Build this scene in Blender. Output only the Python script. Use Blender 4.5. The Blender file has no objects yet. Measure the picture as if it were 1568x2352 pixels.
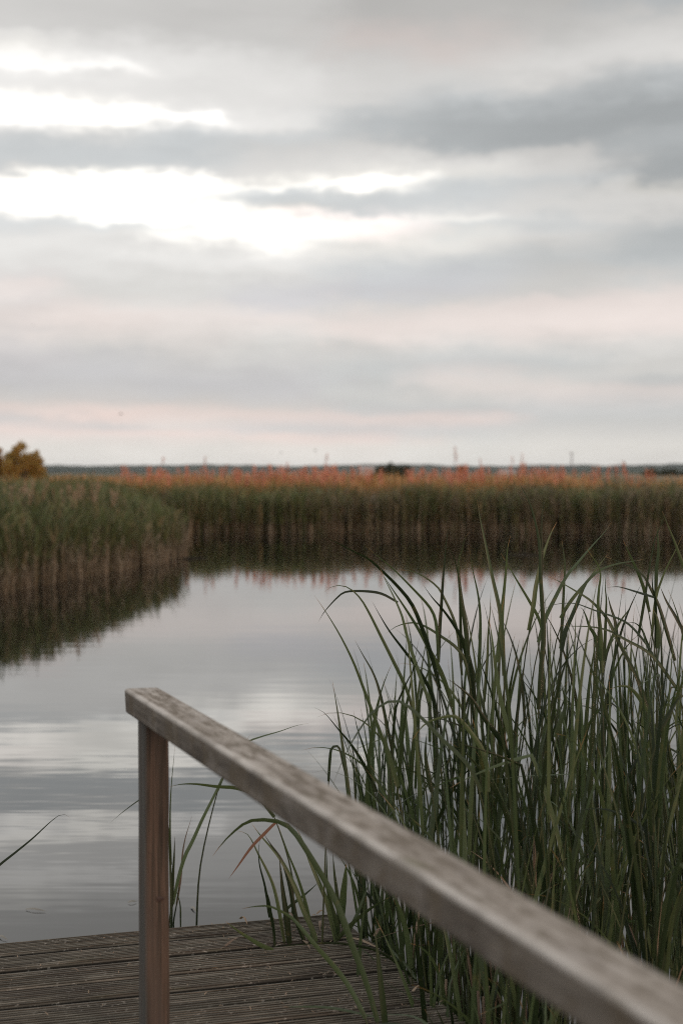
import bpy, bmesh, math, random
import numpy as np
from mathutils import Vector, Matrix, noise as mnoise

R = math.radians
sc = bpy.context.scene
col = sc.collection
random.seed(7)
NP = np.random.default_rng(11)

# ------------------------------------------------------------------ camera
F = 3267.0                      # focal length measured on the 1568 x 2352 view of the photograph
CX, CY = 784.0, 1176.0
PITCH = math.atan((CY - 1085.0) / F)
CAM = Vector((0.0, 0.0, 1.515))  # eye above the deck (deck top z = 0)
WATER = -0.45
cam_d = bpy.data.cameras.new('camera')
cam = bpy.data.objects.new('camera', cam_d)
col.objects.link(cam)
cam.location = CAM
cam.rotation_euler = (R(90) - PITCH, 0, 0)
cam_d.sensor_fit = 'VERTICAL'
cam_d.sensor_height = 36.0
cam_d.sensor_width = 24.0
cam_d.lens = 36.0 * F / 2352.0
cam_d.clip_start = 0.05
cam_d.clip_end = 20000
cam_d.dof.use_dof = True
cam_d.dof.focus_distance = 4.7
cam_d.dof.aperture_fstop = 2.7
sc.camera = cam

def ray(X, Y):
    cx, cy = (X - CX) / F, -(Y - CY) / F
    f = Vector((0, math.cos(PITCH), -math.sin(PITCH)))
    u = Vector((0, math.sin(PITCH), math.cos(PITCH)))
    return f + u * cy + Vector((1, 0, 0)) * cx

def P(X, Y, d):                 # the point seen at pixel X, Y at distance d along +Y
    r = ray(X, Y)
    return CAM + r * (d / r.y)

def G(X, Y, z=0.0):             # the point seen at pixel X, Y on the level z
    r = ray(X, Y)
    return CAM + r * ((z - CAM.z) / r.z)

# ------------------------------------------------------------------ world: overcast evening sky
SUN_EL, SUN_AZ = R(7), R(155)
world = bpy.data.worlds.new('World')
sc.world = world
world.use_nodes = True
wt = world.node_tree
wt.nodes.clear()

class NT:
    def __init__(s, tree): s.t = tree
    def n(s, typ, **kw):
        nd = s.t.nodes.new(typ)
        for k, v in kw.items(): setattr(nd, k, v)
        return nd
    def put(s, sock, v):
        if hasattr(v, 'is_linked') or hasattr(v, 'links'): s.t.links.new(v, sock)
        else: sock.default_value = v
    def m(s, op, a, b=0.0, c=None, clamp=False):
        nd = s.n('ShaderNodeMath', operation=op, use_clamp=clamp)
        s.put(nd.inputs[0], a); s.put(nd.inputs[1], b)
        if c is not None: s.put(nd.inputs[2], c)
        return nd.outputs[0]
    def mix(s, f, a, b, blend='MIX'):
        nd = s.n('ShaderNodeMix', data_type='RGBA', blend_type=blend)
        s.put(nd.inputs[0], f); s.put(nd.inputs[6], a); s.put(nd.inputs[7], b)
        return nd.outputs[2]
    def noise(s, vec, scale, detail=2.0, rough=0.5, dist=0.0):
        nd = s.n('ShaderNodeTexNoise')
        if vec is not None: s.t.links.new(vec, nd.inputs['Vector'])
        nd.inputs['Scale'].default_value = scale
        nd.inputs['Detail'].default_value = detail
        nd.inputs['Roughness'].default_value = rough
        nd.inputs['Distortion'].default_value = dist
        return nd.outputs['Fac']
    def mapping(s, vec, scale=(1, 1, 1), rot=(0, 0, 0), loc=(0, 0, 0)):
        nd = s.n('ShaderNodeMapping')
        s.t.links.new(vec, nd.inputs[0])
        nd.inputs[1].default_value = loc; nd.inputs[2].default_value = rot; nd.inputs[3].default_value = scale
        return nd.outputs[0]
    def rng(s, v, a, b, c=0.0, d=1.0, smooth=True):
        nd = s.n('ShaderNodeMapRange', interpolation_type='SMOOTHSTEP' if smooth else 'LINEAR')
        s.put(nd.inputs[0], v)
        for i, x in enumerate((a, b, c, d)): nd.inputs[i + 1].default_value = x
        return nd.outputs[0]
    def ramp(s, v, stops, interp='LINEAR'):
        nd = s.n('ShaderNodeValToRGB')
        s.put(nd.inputs[0], v)
        cr = nd.color_ramp
        cr.interpolation = interp
        while len(cr.elements) < len(stops): cr.elements.new(0.5)
        for e, (p, c) in zip(cr.elements, stops):
            e.position = p
            e.color = (c[0], c[1], c[2], 1.0)
        return nd.outputs[0]

def lin(v):
    v = v / 255.0
    return v / 12.92 if v <= 0.04045 else ((v + 0.055) / 1.055) ** 2.4

W = NT(wt)
tint = {'n': (2, 0, -3), 'p': (9, -2, -7), 'P': (15, -4, -11), 'b': (-3, 0, 1), 'l': (0, -1, 3), 'w': (3, 0, -6), 'k': (4, -1, -3)}
# brightness of the cloud layer read down four columns of the sky: (row, value, tint)
SKY = {
 30: "0 196b,25 198n,40 190l,60 200n,90 210n,105 228n,140 240w,170 246n,190 240n,230 238n,258 250w,290 248n,315 226n,345 208b,385 206b,402 216n,412 244w,440 250p,480 252w,505 234n,530 226b,552 228n,568 240n,620 228n,655 222k,680 236p,705 222k,740 224p,790 216k,880 196l,920 204n,945 224P,962 206b,980 226P,1000 226p,1030 231w",
 230: "0 186b,40 194n,62 196b,90 206n,120 226n,150 238n,175 246n,185 234n,240 232n,265 250w,290 248w,310 222n,345 208b,388 208b,402 238w,415 253w,462 243w,505 248w,518 222b,540 234n,560 236n,600 228n,650 222n,690 216n,720 232p,760 224p,800 210n,850 200l,925 204n,945 228P,965 222P,978 206b,992 226P,1000 226p,1030 231w",
 430: "0 186n,85 200n,110 214n,130 226n,165 234n,210 226n,255 234n,272 250n,290 238n,310 214b,345 206b,372 206b,388 228n,400 250w,425 252w,445 232n,465 250w,505 253w,520 228b,545 248w,575 228n,605 236n,650 218n,690 220n,725 236p,810 206n,885 198l,930 206n,955 226P,975 218n,990 228P,1000 226p,1030 231w",
 640: "0 182b,100 200n,160 224n,195 230n,240 226n,270 238n,290 224n,310 210b,345 212n,380 222n,400 236w,415 246w,425 218b,460 210b,480 224w,500 244p,525 252w,545 250w,575 232n,605 240n,645 218n,680 212l,705 222k,735 234p,770 222n,810 208n,890 200l,935 206n,958 224P,985 210b,1005 228P,1000 226p,1030 231w",
 850: "0 182n,40 188n,80 200p,130 204n,180 216n,220 212n,260 196b,300 190b,330 204n,360 222n,395 234w,412 252w,432 244w,448 210b,490 208b,508 246p,530 244p,555 234w,590 228n,620 212b,670 206l,700 214n,735 224p,775 226p,810 208n,860 206b,910 208n,945 204b,964 226P,985 206b,1010 226P,1030 231w",
 1060: "0 184n,40 190n,90 200p,150 208n,185 212n,215 200b,255 180b,310 174b,340 184b,355 204n,380 226n,405 232w,425 214b,460 208b,485 228n,505 244w,520 218b,550 236w,580 224n,610 206b,660 202l,695 210n,720 224p,770 232p,800 220n,832 202b,870 224p,915 210n,945 202b,963 224P,985 206b,1025 231w",
 1270: "0 182n,40 190n,90 196n,135 218n,160 216n,190 206n,220 190b,260 172b,310 166b,332 174b,345 200n,380 208n,405 214n,430 206b,460 216n,490 220n,515 204b,540 216n,565 208n,595 196b,640 204n,680 208n,700 224p,740 232p,770 228p,800 214n,830 200b,870 214n,895 222p,945 206b,985 208n,1025 230w",
 1500: "0 180b,25 184b,60 200n,100 216n,140 222n,165 212n,190 198b,225 182b,270 164b,305 168b,330 182b,370 176b,410 168b,432 174b,448 204w,475 216n,510 206n,545 192b,575 184b,610 200b,650 212n,675 224p,720 230p,765 230p,790 220n,830 208n,860 212n,880 192b,900 216p,940 206b,985 206n,1025 226w",
}
SKY = {X: [(float(q.split()[0]), float(q.split()[1][:-1]), q.split()[1][-1]) for q in t_.split(',')][-32:] for X, t_ in SKY.items()}
EL0, EL1 = -1.0, 19.0
def el_of(Y): return math.degrees(math.atan((CY - Y) / F) - PITCH)
def cloud_lin(v, t):
    c = [lin(max(0, min(255, v + dv))) for dv in tint[t]]
    g = sum(c) / 3
    k = 1.0 + 0.85 * max(0.0, g - 0.885) / 0.095
    wm = min(1.0, (k - 1) / 2)                 # the thin bright cloud is slightly warm
    return [c[0] * k * (1 + 0.03 * wm), c[1] * k, c[2] * k * (1 - 0.05 * wm)]

tc = W.n('ShaderNodeTexCoord').outputs['Generated']
sep = W.n('ShaderNodeSeparateXYZ'); wt.links.new(tc, sep.inputs[0])
az = W.m('MULTIPLY', W.m('ARCTAN2', sep.outputs[0], sep.outputs[1]), 57.29578)
el = W.m('MULTIPLY', W.m('ARCSINE', sep.outputs[2]), 57.29578)
wv = W.mapping(tc, scale=(1.0, 1.0, 3.4), rot=(0, R(2.0), 0))
n1 = W.noise(wv, 7.0, 4, 0.5)
n2 = W.noise(wv, 17.0, 4, 0.55, 0.4)
n4 = W.noise(W.mapping(tc, scale=(1.0, 1.0, 1.9), rot=(0, R(4), 0)), 34.0, 4, 0.55)
n5 = W.noise(W.mapping(tc, scale=(1.0, 1.0, 2.6), rot=(0, R(3), 0)), 62.0, 3, 0.55)
n3 = W.noise(W.mapping(tc, scale=(1, 1, 6.5), rot=(0, R(-1.0), 0)), 12.0, 3, 0.5)
amp = W.rng(el, 0.3, 9.0, 0.25, 1.0)
warp = W.m('ADD', W.m('MULTIPLY', W.m('SUBTRACT', n1, 0.5), 1.0), W.m('MULTIPLY', W.m('SUBTRACT', n2, 0.5), 0.9))
warp = W.m('ADD', warp, W.m('MULTIPLY', W.m('SUBTRACT', n3, 0.5), 0.8))
warp = W.m('ADD', warp, W.m('ADD', W.m('MULTIPLY', W.m('SUBTRACT', n4, 0.5), 1.0), W.m('MULTIPLY', W.m('SUBTRACT', n5, 0.5), 0.45)))
elw = W.m('ADD', el, W.m('MULTIPLY', warp, amp))
f = W.m('DIVIDE', W.m('SUBTRACT', elw, EL0), EL1 - EL0)
cols = {}
for X, rows in SKY.items():
    st = []
    for (Y, v, t) in sorted(rows, key=lambda r: -r[0]):
        st.append(((el_of(Y) - EL0) / (EL1 - EL0), [q / 4 for q in cloud_lin(v, t)]))   # ramps hold quarter values: they clip at 1
    cols[X] = W.ramp(f, st, 'B_SPLINE')
azof = lambda X: math.degrees(math.atan((X - CX) / F))
azw = W.m('ADD', az, W.m('ADD', W.m('MULTIPLY', W.m('SUBTRACT', n2, 0.5), 3.0), W.m('MULTIPLY', W.m('SUBTRACT', n4, 0.5), 4.0)))
c = cols[30]
ks = sorted(cols)
for a, b in zip(ks[:-1], ks[1:]):
    c = W.mix(W.rng(azw, azof(a), azof(b)), c, cols[b])
c = W.mix(1.0, c, (4.0, 4.0, 4.0, 1), 'MULTIPLY')
# fine streaks and puffs
det = W.m('ADD', 1.0, W.m('ADD', W.m('MULTIPLY', W.m('SUBTRACT', n3, 0.5), 0.15), W.m('MULTIPLY', W.m('SUBTRACT', n2, 0.5), 0.13)))
detc = W.n('ShaderNodeCombineColor')
for i in range(3): wt.links.new(det, detc.inputs[i])
c = W.mix(1.0, c, detc.outputs[0], 'MULTIPLY')
puff = W.m('ADD', 1.0, W.m('MULTIPLY', W.m('SUBTRACT', n4, 0.5), 0.07))
pc_ = W.n('ShaderNodeCombineColor')
for i in range(3): wt.links.new(puff, pc_.inputs[i])
c = W.mix(1.0, c, pc_.outputs[0], 'MULTIPLY')
# cloud overhead, outside the picture
nz = W.noise(W.mapping(tc, scale=(1, 1, 2)), 2.2, 4, 0.5)
over = W.ramp(nz, [(0.3, (0.62, 0.63, 0.64)), (0.7, (1.10, 1.08, 1.04))])
c = W.mix(W.rng(el, 17.5, 30), c, over)
sky = W.n('ShaderNodeTexSky', sky_type='NISHITA')
sky.sun_disc = False
sky.sun_elevation = SUN_EL
sky.sun_rotation = SUN_AZ
SKY_STRENGTH = 0.1
k10 = W.mix(1.0, c, (1 / SKY_STRENGTH,) * 3 + (1,), 'MULTIPLY')
fin = W.mix(0.96, sky.outputs[0], k10)
bg = W.n('ShaderNodeBackground')
bg.inputs[1].default_value = SKY_STRENGTH
wt.links.new(fin, bg.inputs[0])
wo = W.n('ShaderNodeOutputWorld')
wt.links.new(bg.outputs[0], wo.inputs[0])

# one soft low sun behind the camera
sd = bpy.data.lights.new('sun', 'SUN')
sd.energy = 1.1
sd.angle = R(14)
sd.color = (1.0, 0.62, 0.44)
sun = bpy.data.objects.new('sun', sd)
col.objects.link(sun)
to_sun = Vector((math.sin(SUN_AZ) * math.cos(SUN_EL), math.cos(SUN_AZ) * math.cos(SUN_EL), math.sin(SUN_EL)))
sun.rotation_euler = (-to_sun).to_track_quat('-Z', 'Y').to_euler()

vs = sc.view_settings
vs.view_transform = 'Standard'
vs.look = 'None'
vs.exposure = 0.0
vs.gamma = 1.0
vs.use_curve_mapping = False
sc.cycles.max_bounces = 8
sc.cycles.use_denoising = False
sc.cycles.use_adaptive_sampling = False
sc.cycles.filter_width = 1.1
sc.cycles.sample_clamp_indirect = 4.0

# ------------------------------------------------------------------ helpers
def mat(name):
    m = bpy.data.materials.new(name)
    m.use_nodes = True
    m.node_tree.nodes.clear()
    n = NT(m.node_tree)
    out = n.n('ShaderNodeOutputMaterial')
    return m, n, out

def principled(n, out, color, rough=0.7, bump=None, spec=0.5, **kw):
    b = n.n('ShaderNodeBsdfPrincipled')
    n.put(b.inputs['Base Color'], color)
    n.put(b.inputs['Roughness'], rough)
    b.inputs['Specular IOR Level'].default_value = spec
    if bump is not None:
        h, dist = bump
        bn = n.n('ShaderNodeBump')
        bn.inputs['Distance'].default_value = dist
        n.t.links.new(h, bn.inputs['Height'])
        n.t.links.new(bn.outputs[0], b.inputs['Normal'])
    if out is not None: n.t.links.new(b.outputs[0], out.inputs[0])
    return b

def attr(n, name, out='Fac'):
    a = n.n('ShaderNodeAttribute', attribute_name=name)
    return a.outputs[out]

def tag(o, label=None, cat=None, group=None, kind=None):
    if label: o['label'] = label
    if cat: o['category'] = cat
    if group: o['group'] = group
    if kind: o['kind'] = kind
    return o

def empty(name, loc, parent=None):
    o = bpy.data.objects.new(name, None)
    o.empty_display_size = 0.1
    col.objects.link(o)
    o.location = loc
    if parent: o.parent = parent
    return o

def wloc(o):
    v = Vector((0, 0, 0))
    while o is not None:
        v += Vector(o.location); o = o.parent
    return v

def link_mesh(name, verts, faces, m, parent=None, smooth=False, attrs=None, origin=None):
    """verts in world space; the object's origin goes to its parent's origin (or ORIGIN for a thing)."""
    me = bpy.data.meshes.new(name)
    off = wloc(parent) if parent is not None else Vector(origin or (0, 0, 0))
    v = np.asarray([tuple(p) for p in verts] if not isinstance(verts, np.ndarray) else verts, dtype=np.float64) - np.array(off)
    if isinstance(faces, np.ndarray):
        nf, k = faces.shape
        me.vertices.add(len(v)); me.vertices.foreach_set('co', v.astype(np.float32).ravel())
        me.loops.add(nf * k); me.loops.foreach_set('vertex_index', faces.astype(np.int32).ravel())
        me.polygons.add(nf)
        me.polygons.foreach_set('loop_start', np.arange(0, nf * k, k, dtype=np.int32))
        me.update(calc_edges=True)
    else:
        me.from_pydata(v.tolist(), [], faces)
    for k_, (typ, vals) in (attrs or {}).items():
        a = me.attributes.new(k_, typ, 'POINT')
        key = {'FLOAT': 'value', 'FLOAT_VECTOR': 'vector', 'FLOAT_COLOR': 'color'}[typ]
        a.data.foreach_set(key, np.asarray(vals, dtype=np.float32).ravel())
    if m is not None: me.materials.append(m)
    if smooth:
        me.polygons.foreach_set('use_smooth', np.ones(len(me.polygons), dtype=bool))
    me.update()
    o = bpy.data.objects.new(name, me)
    col.objects.link(o)
    if parent is not None: o.parent = parent
    elif origin is not None: o.location = origin
    return o

def catmull(pts, n):
    p = [Vector(q) for q in pts]
    p = [p[0] * 2 - p[1]] + p + [p[-1] * 2 - p[-2]]
    segs = len(p) - 3
    # resample at even arc length
    dense = []
    for i in range(segs):
        for j in range(12):
            t = j / 12
            a, b, c_, d = p[i:i + 4]
            dense.append(0.5 * ((2 * b) + (c_ - a) * t + (2 * a - 5 * b + 4 * c_ - d) * t * t + (3 * b - a - 3 * c_ + d) * t ** 3))
    dense.append(p[-2])
    L = [0.0]
    for a, b in zip(dense[:-1], dense[1:]): L.append(L[-1] + (b - a).length)
    out, k = [], 0
    for i in range(n):
        s = L[-1] * i / (n - 1)
        while k < len(L) - 2 and L[k + 1] < s: k += 1
        u = (s - L[k]) / max(1e-9, L[k + 1] - L[k])
        out.append(dense[k].lerp(dense[k + 1], min(1, max(0, u))))
    return out

class Ribbons:
    """Many strap leaves and thin stems collected into one mesh, with t along each and a random number for each."""
    def __init__(s): s.v, s.f, s.t, s.r = [], [], [], []
    def leaf(s, pts, width, roll=0.0, twist=0.0, rnd=None, facing=None, base_narrow=0.75, fold=0.16, tip_pow=2.2):
        n = len(pts)
        rnd = random.random() if rnd is None else rnd
        i0 = len(s.v)
        prev = None
        for i, p in enumerate(pts):
            tan = (pts[min(n - 1, i + 1)] - pts[max(0, i - 1)]).normalized()
            ref = facing if facing is not None else Vector((0, -1, 0.15))
            side = tan.cross(ref)
            if side.length < 0.05: side = prev or Vector((1, 0, 0))
            side.normalize()
            if prev is not None and side.dot(prev) < 0: side = -side
            prev = side.copy()
            t = i / (n - 1)
            side = Matrix.Rotation(roll + twist * t, 3, tan) @ side
            nor = tan.cross(side)
            w = 0.5 * width * (base_narrow + (1 - base_narrow) * min(1, t * 4)) * max(0.02, 1 - t ** tip_pow)
            s.v += [p - side * w, p - nor * (w * 2 * fold), p + side * w]
            s.t += [t] * 3; s.r += [rnd] * 3
            if i:
                a = i0 + 3 * (i - 1)
                s.f += [(a, a + 1, a + 4, a + 3), (a + 1, a + 2, a + 5, a + 4)]
        return s
    def tube(s, pts, r0, r1, sides=5, rnd=None, cap=False):
        n = len(pts)
        rnd = random.random() if rnd is None else rnd
        i0 = len(s.v)
        for i, p in enumerate(pts):
            tan = (pts[min(n - 1, i + 1)] - pts[max(0, i - 1)]).normalized()
            a = tan.orthogonal().normalized(); b = tan.cross(a)
            r = r0 + (r1 - r0) * i / (n - 1)
            for k in range(sides):
                q = 2 * math.pi * k / sides
                s.v.append(p + (a * math.cos(q) + b * math.sin(q)) * r)
                s.t.append(0.0); s.r.append(rnd)
            if i:
                for k in range(sides):
                    k2 = (k + 1) % sides
                    o = i0 + sides * (i - 1)
                    s.f.append((o + k, o + k2, o + sides + k2, o + sides + k))
        if cap: s.f.append(tuple(i0 + sides * (n - 1) + k for k in range(sides)))
        return s
    def build(s, name, m, parent=None, origin=None, smooth=True):
        return link_mesh(name, s.v, s.f, m, parent, smooth, {'t': ('FLOAT', s.t), 'rnd': ('FLOAT', s.r)}, origin)

def grow(p0, azim, tilt, length, bend, power=2.0, n=12, kink=None, sway=0.0):
    pts, p, a = [Vector(p0)], Vector(p0), azim
    ds = length / (n - 1)
    kd = False
    extra = 0.0
    for i in range(1, n):
        s_ = i / (n - 1)
        if kink and not kd and s_ > kink[0]:
            extra += kink[1]; kd = True
        th = tilt + bend * s_ ** power + extra
        a = azim + sway * s_
        p = p + Vector((math.cos(a) * math.sin(th), math.sin(a) * math.sin(th), math.cos(th))) * ds
        pts.append(p.copy())
    return pts

# ------------------------------------------------------------------ materials
def reed_leaf_mat(name, c0, c1, tip, trans=0.28, rough=0.42):
    m, n, out = mat(name)
    rn = attr(n, 'rnd'); t = attr(n, 't')
    oi = n.n('ShaderNodeObjectInfo').outputs['Random']
    g = n.rng(n.m('ADD', n.m('MULTIPLY', rn, 0.65), n.m('MULTIPLY', oi, 0.35)), 0.2, 0.82)
    base = n.mix(g, c0 + (1,), c1 + (1,))
    geo = n.n('ShaderNodeNewGeometry')
    nz_ = n.noise(geo.outputs['Position'], 22.0, 3)
    base = n.mix(n.m('MULTIPLY', n.rng(nz_, 0.62, 0.8), 0.5), base, (0.16, 0.13, 0.05, 1))
    tt = n.m('ADD', t, n.m('MULTIPLY', n.m('SUBTRACT', rn, 0.5), 0.09))
    base = n.mix(n.rng(tt, 0.93, 1.0), base, tip + (1,))
    b = principled(n, None, base, rough, spec=0.32)
    tr = n.n('ShaderNodeBsdfTranslucent')
    n.t.links.new(n.mix(1.0, base, (1.0, 1.12, 0.7, 1), 'MULTIPLY'), tr.inputs[0])
    mx = n.n('ShaderNodeMixShader')
    mx.inputs[0].default_value = trans
    n.t.links.new(b.outputs[0], mx.inputs[1]); n.t.links.new(tr.outputs[0], mx.inputs[2])
    n.t.links.new(mx.outputs[0], out.inputs[0])
    return m

M_LEAF = reed_leaf_mat('reed_leaf_green', (0.015, 0.025, 0.009), (0.082, 0.110, 0.050), (0.30, 0.17, 0.08), rough=0.40)
M_STEM = reed_leaf_mat('reed_stem_green', (0.024, 0.034, 0.013), (0.055, 0.066, 0.027), (0.08, 0.08, 0.035), trans=0.0, rough=0.5)
M_DEAD = reed_leaf_mat('reed_dead_straw', (0.13, 0.090, 0.062), (0.27, 0.20, 0.14), (0.20, 0.14, 0.09), trans=0.12, rough=0.7)
M_RUST = reed_leaf_mat('reed_dead_rust', (0.14, 0.068, 0.042), (0.18, 0.085, 0.05), (0.14, 0.06, 0.04), trans=0.1, rough=0.7)
M_PINK = reed_leaf_mat('plume_glow_pink', (0.60, 0.24, 0.17), (0.70, 0.34, 0.25), (0.60, 0.30, 0.22), trans=0.3, rough=0.8)  # evening sun's pink glow painted into the plume colour
M_BUFF = reed_leaf_mat('plume_buff', (0.32, 0.22, 0.16), (0.46, 0.34, 0.26), (0.42, 0.31, 0.23), trans=0.3, rough=0.8)

def wood_mat(name, stops, grain=(1.4, 60, 60), blotch=None, side=None, rough=0.8, bump=0.0015, fine=1.0, flecks=False, edge=None):
    """gc = (along, across, up) of each plank, in metres"""
    m, n, out = mat(name)
    gc = n.n('ShaderNodeAttribute', attribute_name='gc').outputs['Vector']
    g1 = n.noise(n.mapping(gc, scale=grain), 1.0, 5, 0.6, 0.6)
    g2 = n.noise(n.mapping(gc, scale=(grain[0] * 5, grain[1] * 4, grain[2] * 4)), 1.0, 3, 0.6)
    g = n.m('ADD', n.m('MULTIPLY', g1, 0.7), n.m('MULTIPLY', g2, 0.3))
    c_ = n.ramp(g, stops)
    if side:                                            # faces along this axis: grey weathering on the post, painted shade on the rail
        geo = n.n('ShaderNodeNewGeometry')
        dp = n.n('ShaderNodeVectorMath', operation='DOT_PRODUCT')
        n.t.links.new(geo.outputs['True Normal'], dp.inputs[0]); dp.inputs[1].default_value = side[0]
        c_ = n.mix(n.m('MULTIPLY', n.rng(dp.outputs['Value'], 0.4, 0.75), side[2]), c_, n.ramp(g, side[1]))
    h = g
    for (sc_, lo, hi, amt, cc) in (blotch or ()):
        q = n.noise(n.mapping(gc, scale=sc_), 1.0, 4, 0.6, 0.3)
        c_ = n.mix(n.m('MULTIPLY', n.rng(q, lo, hi), amt), c_, cc + (1,))
    if edge:                                            # pale highlight painted along the left top edge
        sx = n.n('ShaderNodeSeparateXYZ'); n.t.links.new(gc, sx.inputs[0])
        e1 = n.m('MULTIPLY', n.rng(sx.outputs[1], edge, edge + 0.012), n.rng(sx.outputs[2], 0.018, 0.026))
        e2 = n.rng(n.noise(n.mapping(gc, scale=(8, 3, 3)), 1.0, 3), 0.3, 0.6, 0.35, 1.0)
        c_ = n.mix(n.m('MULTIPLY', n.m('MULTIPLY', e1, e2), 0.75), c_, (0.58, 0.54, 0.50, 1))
    if flecks:                                          # darker from just below the ridge tops down into the grooves
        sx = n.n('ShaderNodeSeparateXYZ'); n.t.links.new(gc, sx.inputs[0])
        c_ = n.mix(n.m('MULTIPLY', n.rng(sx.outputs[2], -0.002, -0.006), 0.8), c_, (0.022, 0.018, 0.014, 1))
        q = n.noise(n.mapping(gc, scale=(60, 190, 60)), 1.0, 2, 0.6)
        q2 = n.noise(gc, 9.0, 2)
        c_ = n.mix(n.m('MULTIPLY', n.rng(n.m('ADD', q, n.m('MULTIPLY', n.m('SUBTRACT', q2, 0.5), 0.35)), 0.60, 0.76), 0.75), c_, (0.34, 0.31, 0.27, 1))
    principled(n, out, c_, rough, (h, bump), spec=0.3)
    return m

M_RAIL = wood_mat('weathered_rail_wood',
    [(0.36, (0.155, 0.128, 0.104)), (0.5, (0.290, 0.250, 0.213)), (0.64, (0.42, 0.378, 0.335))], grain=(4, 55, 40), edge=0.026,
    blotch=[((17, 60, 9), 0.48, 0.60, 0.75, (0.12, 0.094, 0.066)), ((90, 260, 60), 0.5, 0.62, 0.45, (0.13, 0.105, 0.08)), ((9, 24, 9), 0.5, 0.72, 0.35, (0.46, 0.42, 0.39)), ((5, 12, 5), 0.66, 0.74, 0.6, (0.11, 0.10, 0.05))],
    side=((-0.935, -0.355, 0), [(0.37, (0.070, 0.058, 0.048)), (0.63, (0.185, 0.160, 0.136))], 0.95), bump=0.002)  # left face painted darker than the top to stand for shade
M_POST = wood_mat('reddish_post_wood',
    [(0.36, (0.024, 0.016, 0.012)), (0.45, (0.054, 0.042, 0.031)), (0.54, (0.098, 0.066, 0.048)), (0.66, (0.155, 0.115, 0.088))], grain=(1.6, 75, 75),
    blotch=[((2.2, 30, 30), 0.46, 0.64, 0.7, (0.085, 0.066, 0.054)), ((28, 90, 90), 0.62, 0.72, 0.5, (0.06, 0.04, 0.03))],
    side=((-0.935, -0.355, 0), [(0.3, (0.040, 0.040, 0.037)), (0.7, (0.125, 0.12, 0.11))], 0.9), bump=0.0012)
M_KNOT, _n, _o = mat('wood_knot')
principled(_n, _o, (0.045, 0.026, 0.02, 1), 0.7)
M_DECK = wood_mat('wet_grooved_deck_wood',
    [(0.36, (0.030, 0.025, 0.018)), (0.5, (0.088, 0.075, 0.056)), (0.66, (0.22, 0.195, 0.157))], grain=(3, 70, 20),
    blotch=[((2.5, 7, 3), 0.48, 0.66, 0.6, (0.055, 0.042, 0.032)), ((1.5, 5, 3), 0.6, 0.7, 0.5, (0.085, 0.078, 0.042))], rough=0.75, bump=0.001, flecks=True)
M_BEAM = wood_mat('dark_beam_wood', [(0.3, (0.03, 0.025, 0.02)), (0.7, (0.08, 0.065, 0.05))], rough=0.85)

# water
M_WATER, n, out = mat('pond_water')
pos = n.n('ShaderNodeNewGeometry').outputs['Position']
w1 = n.noise(n.mapping(pos, scale=(0.55, 2.6, 1), rot=(0, 0, R(3))), 1.0, 3, 0.55)
w2 = n.noise(n.mapping(pos, scale=(1.6, 9.0, 1), rot=(0, 0, R(-4))), 1.0, 2, 0.5)
calm = n.rng(n.noise(n.mapping(pos, scale=(0.05, 0.22, 1)), 1.0, 2), 0.42, 0.62)
h = n.m('ADD', n.m('MULTIPLY', w1, 1.0), n.m('MULTIPLY', w2, n.m('MULTIPLY', calm, 0.30)))
b = principled(n, out, (0.008, 0.009, 0.008, 1), 0.03, (h, 0.0016), spec=0.5)
b.inputs['IOR'].default_value = 1.72

# ------------------------------------------------------------------ the pond and the land round it
# left bank shore (image row -> ground), then the far bank
LB = [G(-500, 1420, WATER), G(-200, 1392, WATER), G(0, 1366, WATER), G(100, 1346, WATER), G(200, 1327, WATER), G(300, 1307, WATER), G(380, 1291, WATER), G(432, 1277, WATER)]
def left_shore_x(y):                       # the bank's edge at this distance
    if y <= LB[0].y: return LB[0].x - (LB[0].y - y) * 0.12
    for a, b_ in zip(LB[:-1], LB[1:]):
        if y <= b_.y: return a.x + (b_.x - a.x) * (y - a.y) / (b_.y - a.y)
    return LB[-1].x - (y - LB[-1].y) * 0.25
def far_shore_y(x):
    return 46.0 + 0.5 * math.sin(x * 0.5) + 0.35 * math.sin(x * 1.7 + 1) - max(0, x - 9) * 0.15
def inside_pond(x, y):                     # > 0 inside, metres to the nearest edge roughly
    return min((x - left_shore_x(y)) * 0.9, far_shore_y(x) - y, 26 - x, y + 4.5)

def axis(lo, hi, step, far, ratio=1.22):
    a = list(np.arange(lo, hi + 1e-6, step))
    s_, x = step, hi
    while x < far:
        s_ *= ratio; x += s_; a.append(x)
    s_, x, pre = step, lo, []
    while x > -far:
        s_ *= ratio; x -= s_; pre.append(x)
    return np.array(pre[::-1] + a)
gx = axis(-26, 30, 0.8, 4600); gy = axis(-10, 80, 0.8, 4600)
gv = []
for y in gy:
    for x in gx:
        d = inside_pond(x, y)
        z = -0.30 + 0.06 * mnoise.noise(Vector((x * 0.3, y * 0.3, 0)))
        if d > -2.4:
            k = min(1, (d + 2.4) / 2.8)
            z += (-1.3 - z) * k * k * (3 - 2 * k)
        rr = math.hypot(x, y)
        if rr > 120: z += 0.5 * mnoise.noise(Vector((x * 0.006, y * 0.006, 3))) * min(1, (rr - 120) / 300) - 0.0
        gv.append((x, y, z))
nx, ny = len(gx), len(gy)
idx = np.arange(nx * ny).reshape(ny, nx)
gf = np.stack([idx[:-1, :-1], idx[:-1, 1:], idx[1:, 1:], idx[1:, :-1]], -1).reshape(-1, 4)
M_LAND, n, out = mat('marsh_ground')
pos = n.n('ShaderNodeNewGeometry').outputs['Position']
a1 = n.noise(n.mapping(pos, scale=(0.02, 0.004, 1)), 1.0, 4, 0.6)
a2 = n.noise(pos, 1.5, 4, 0.6)
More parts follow.
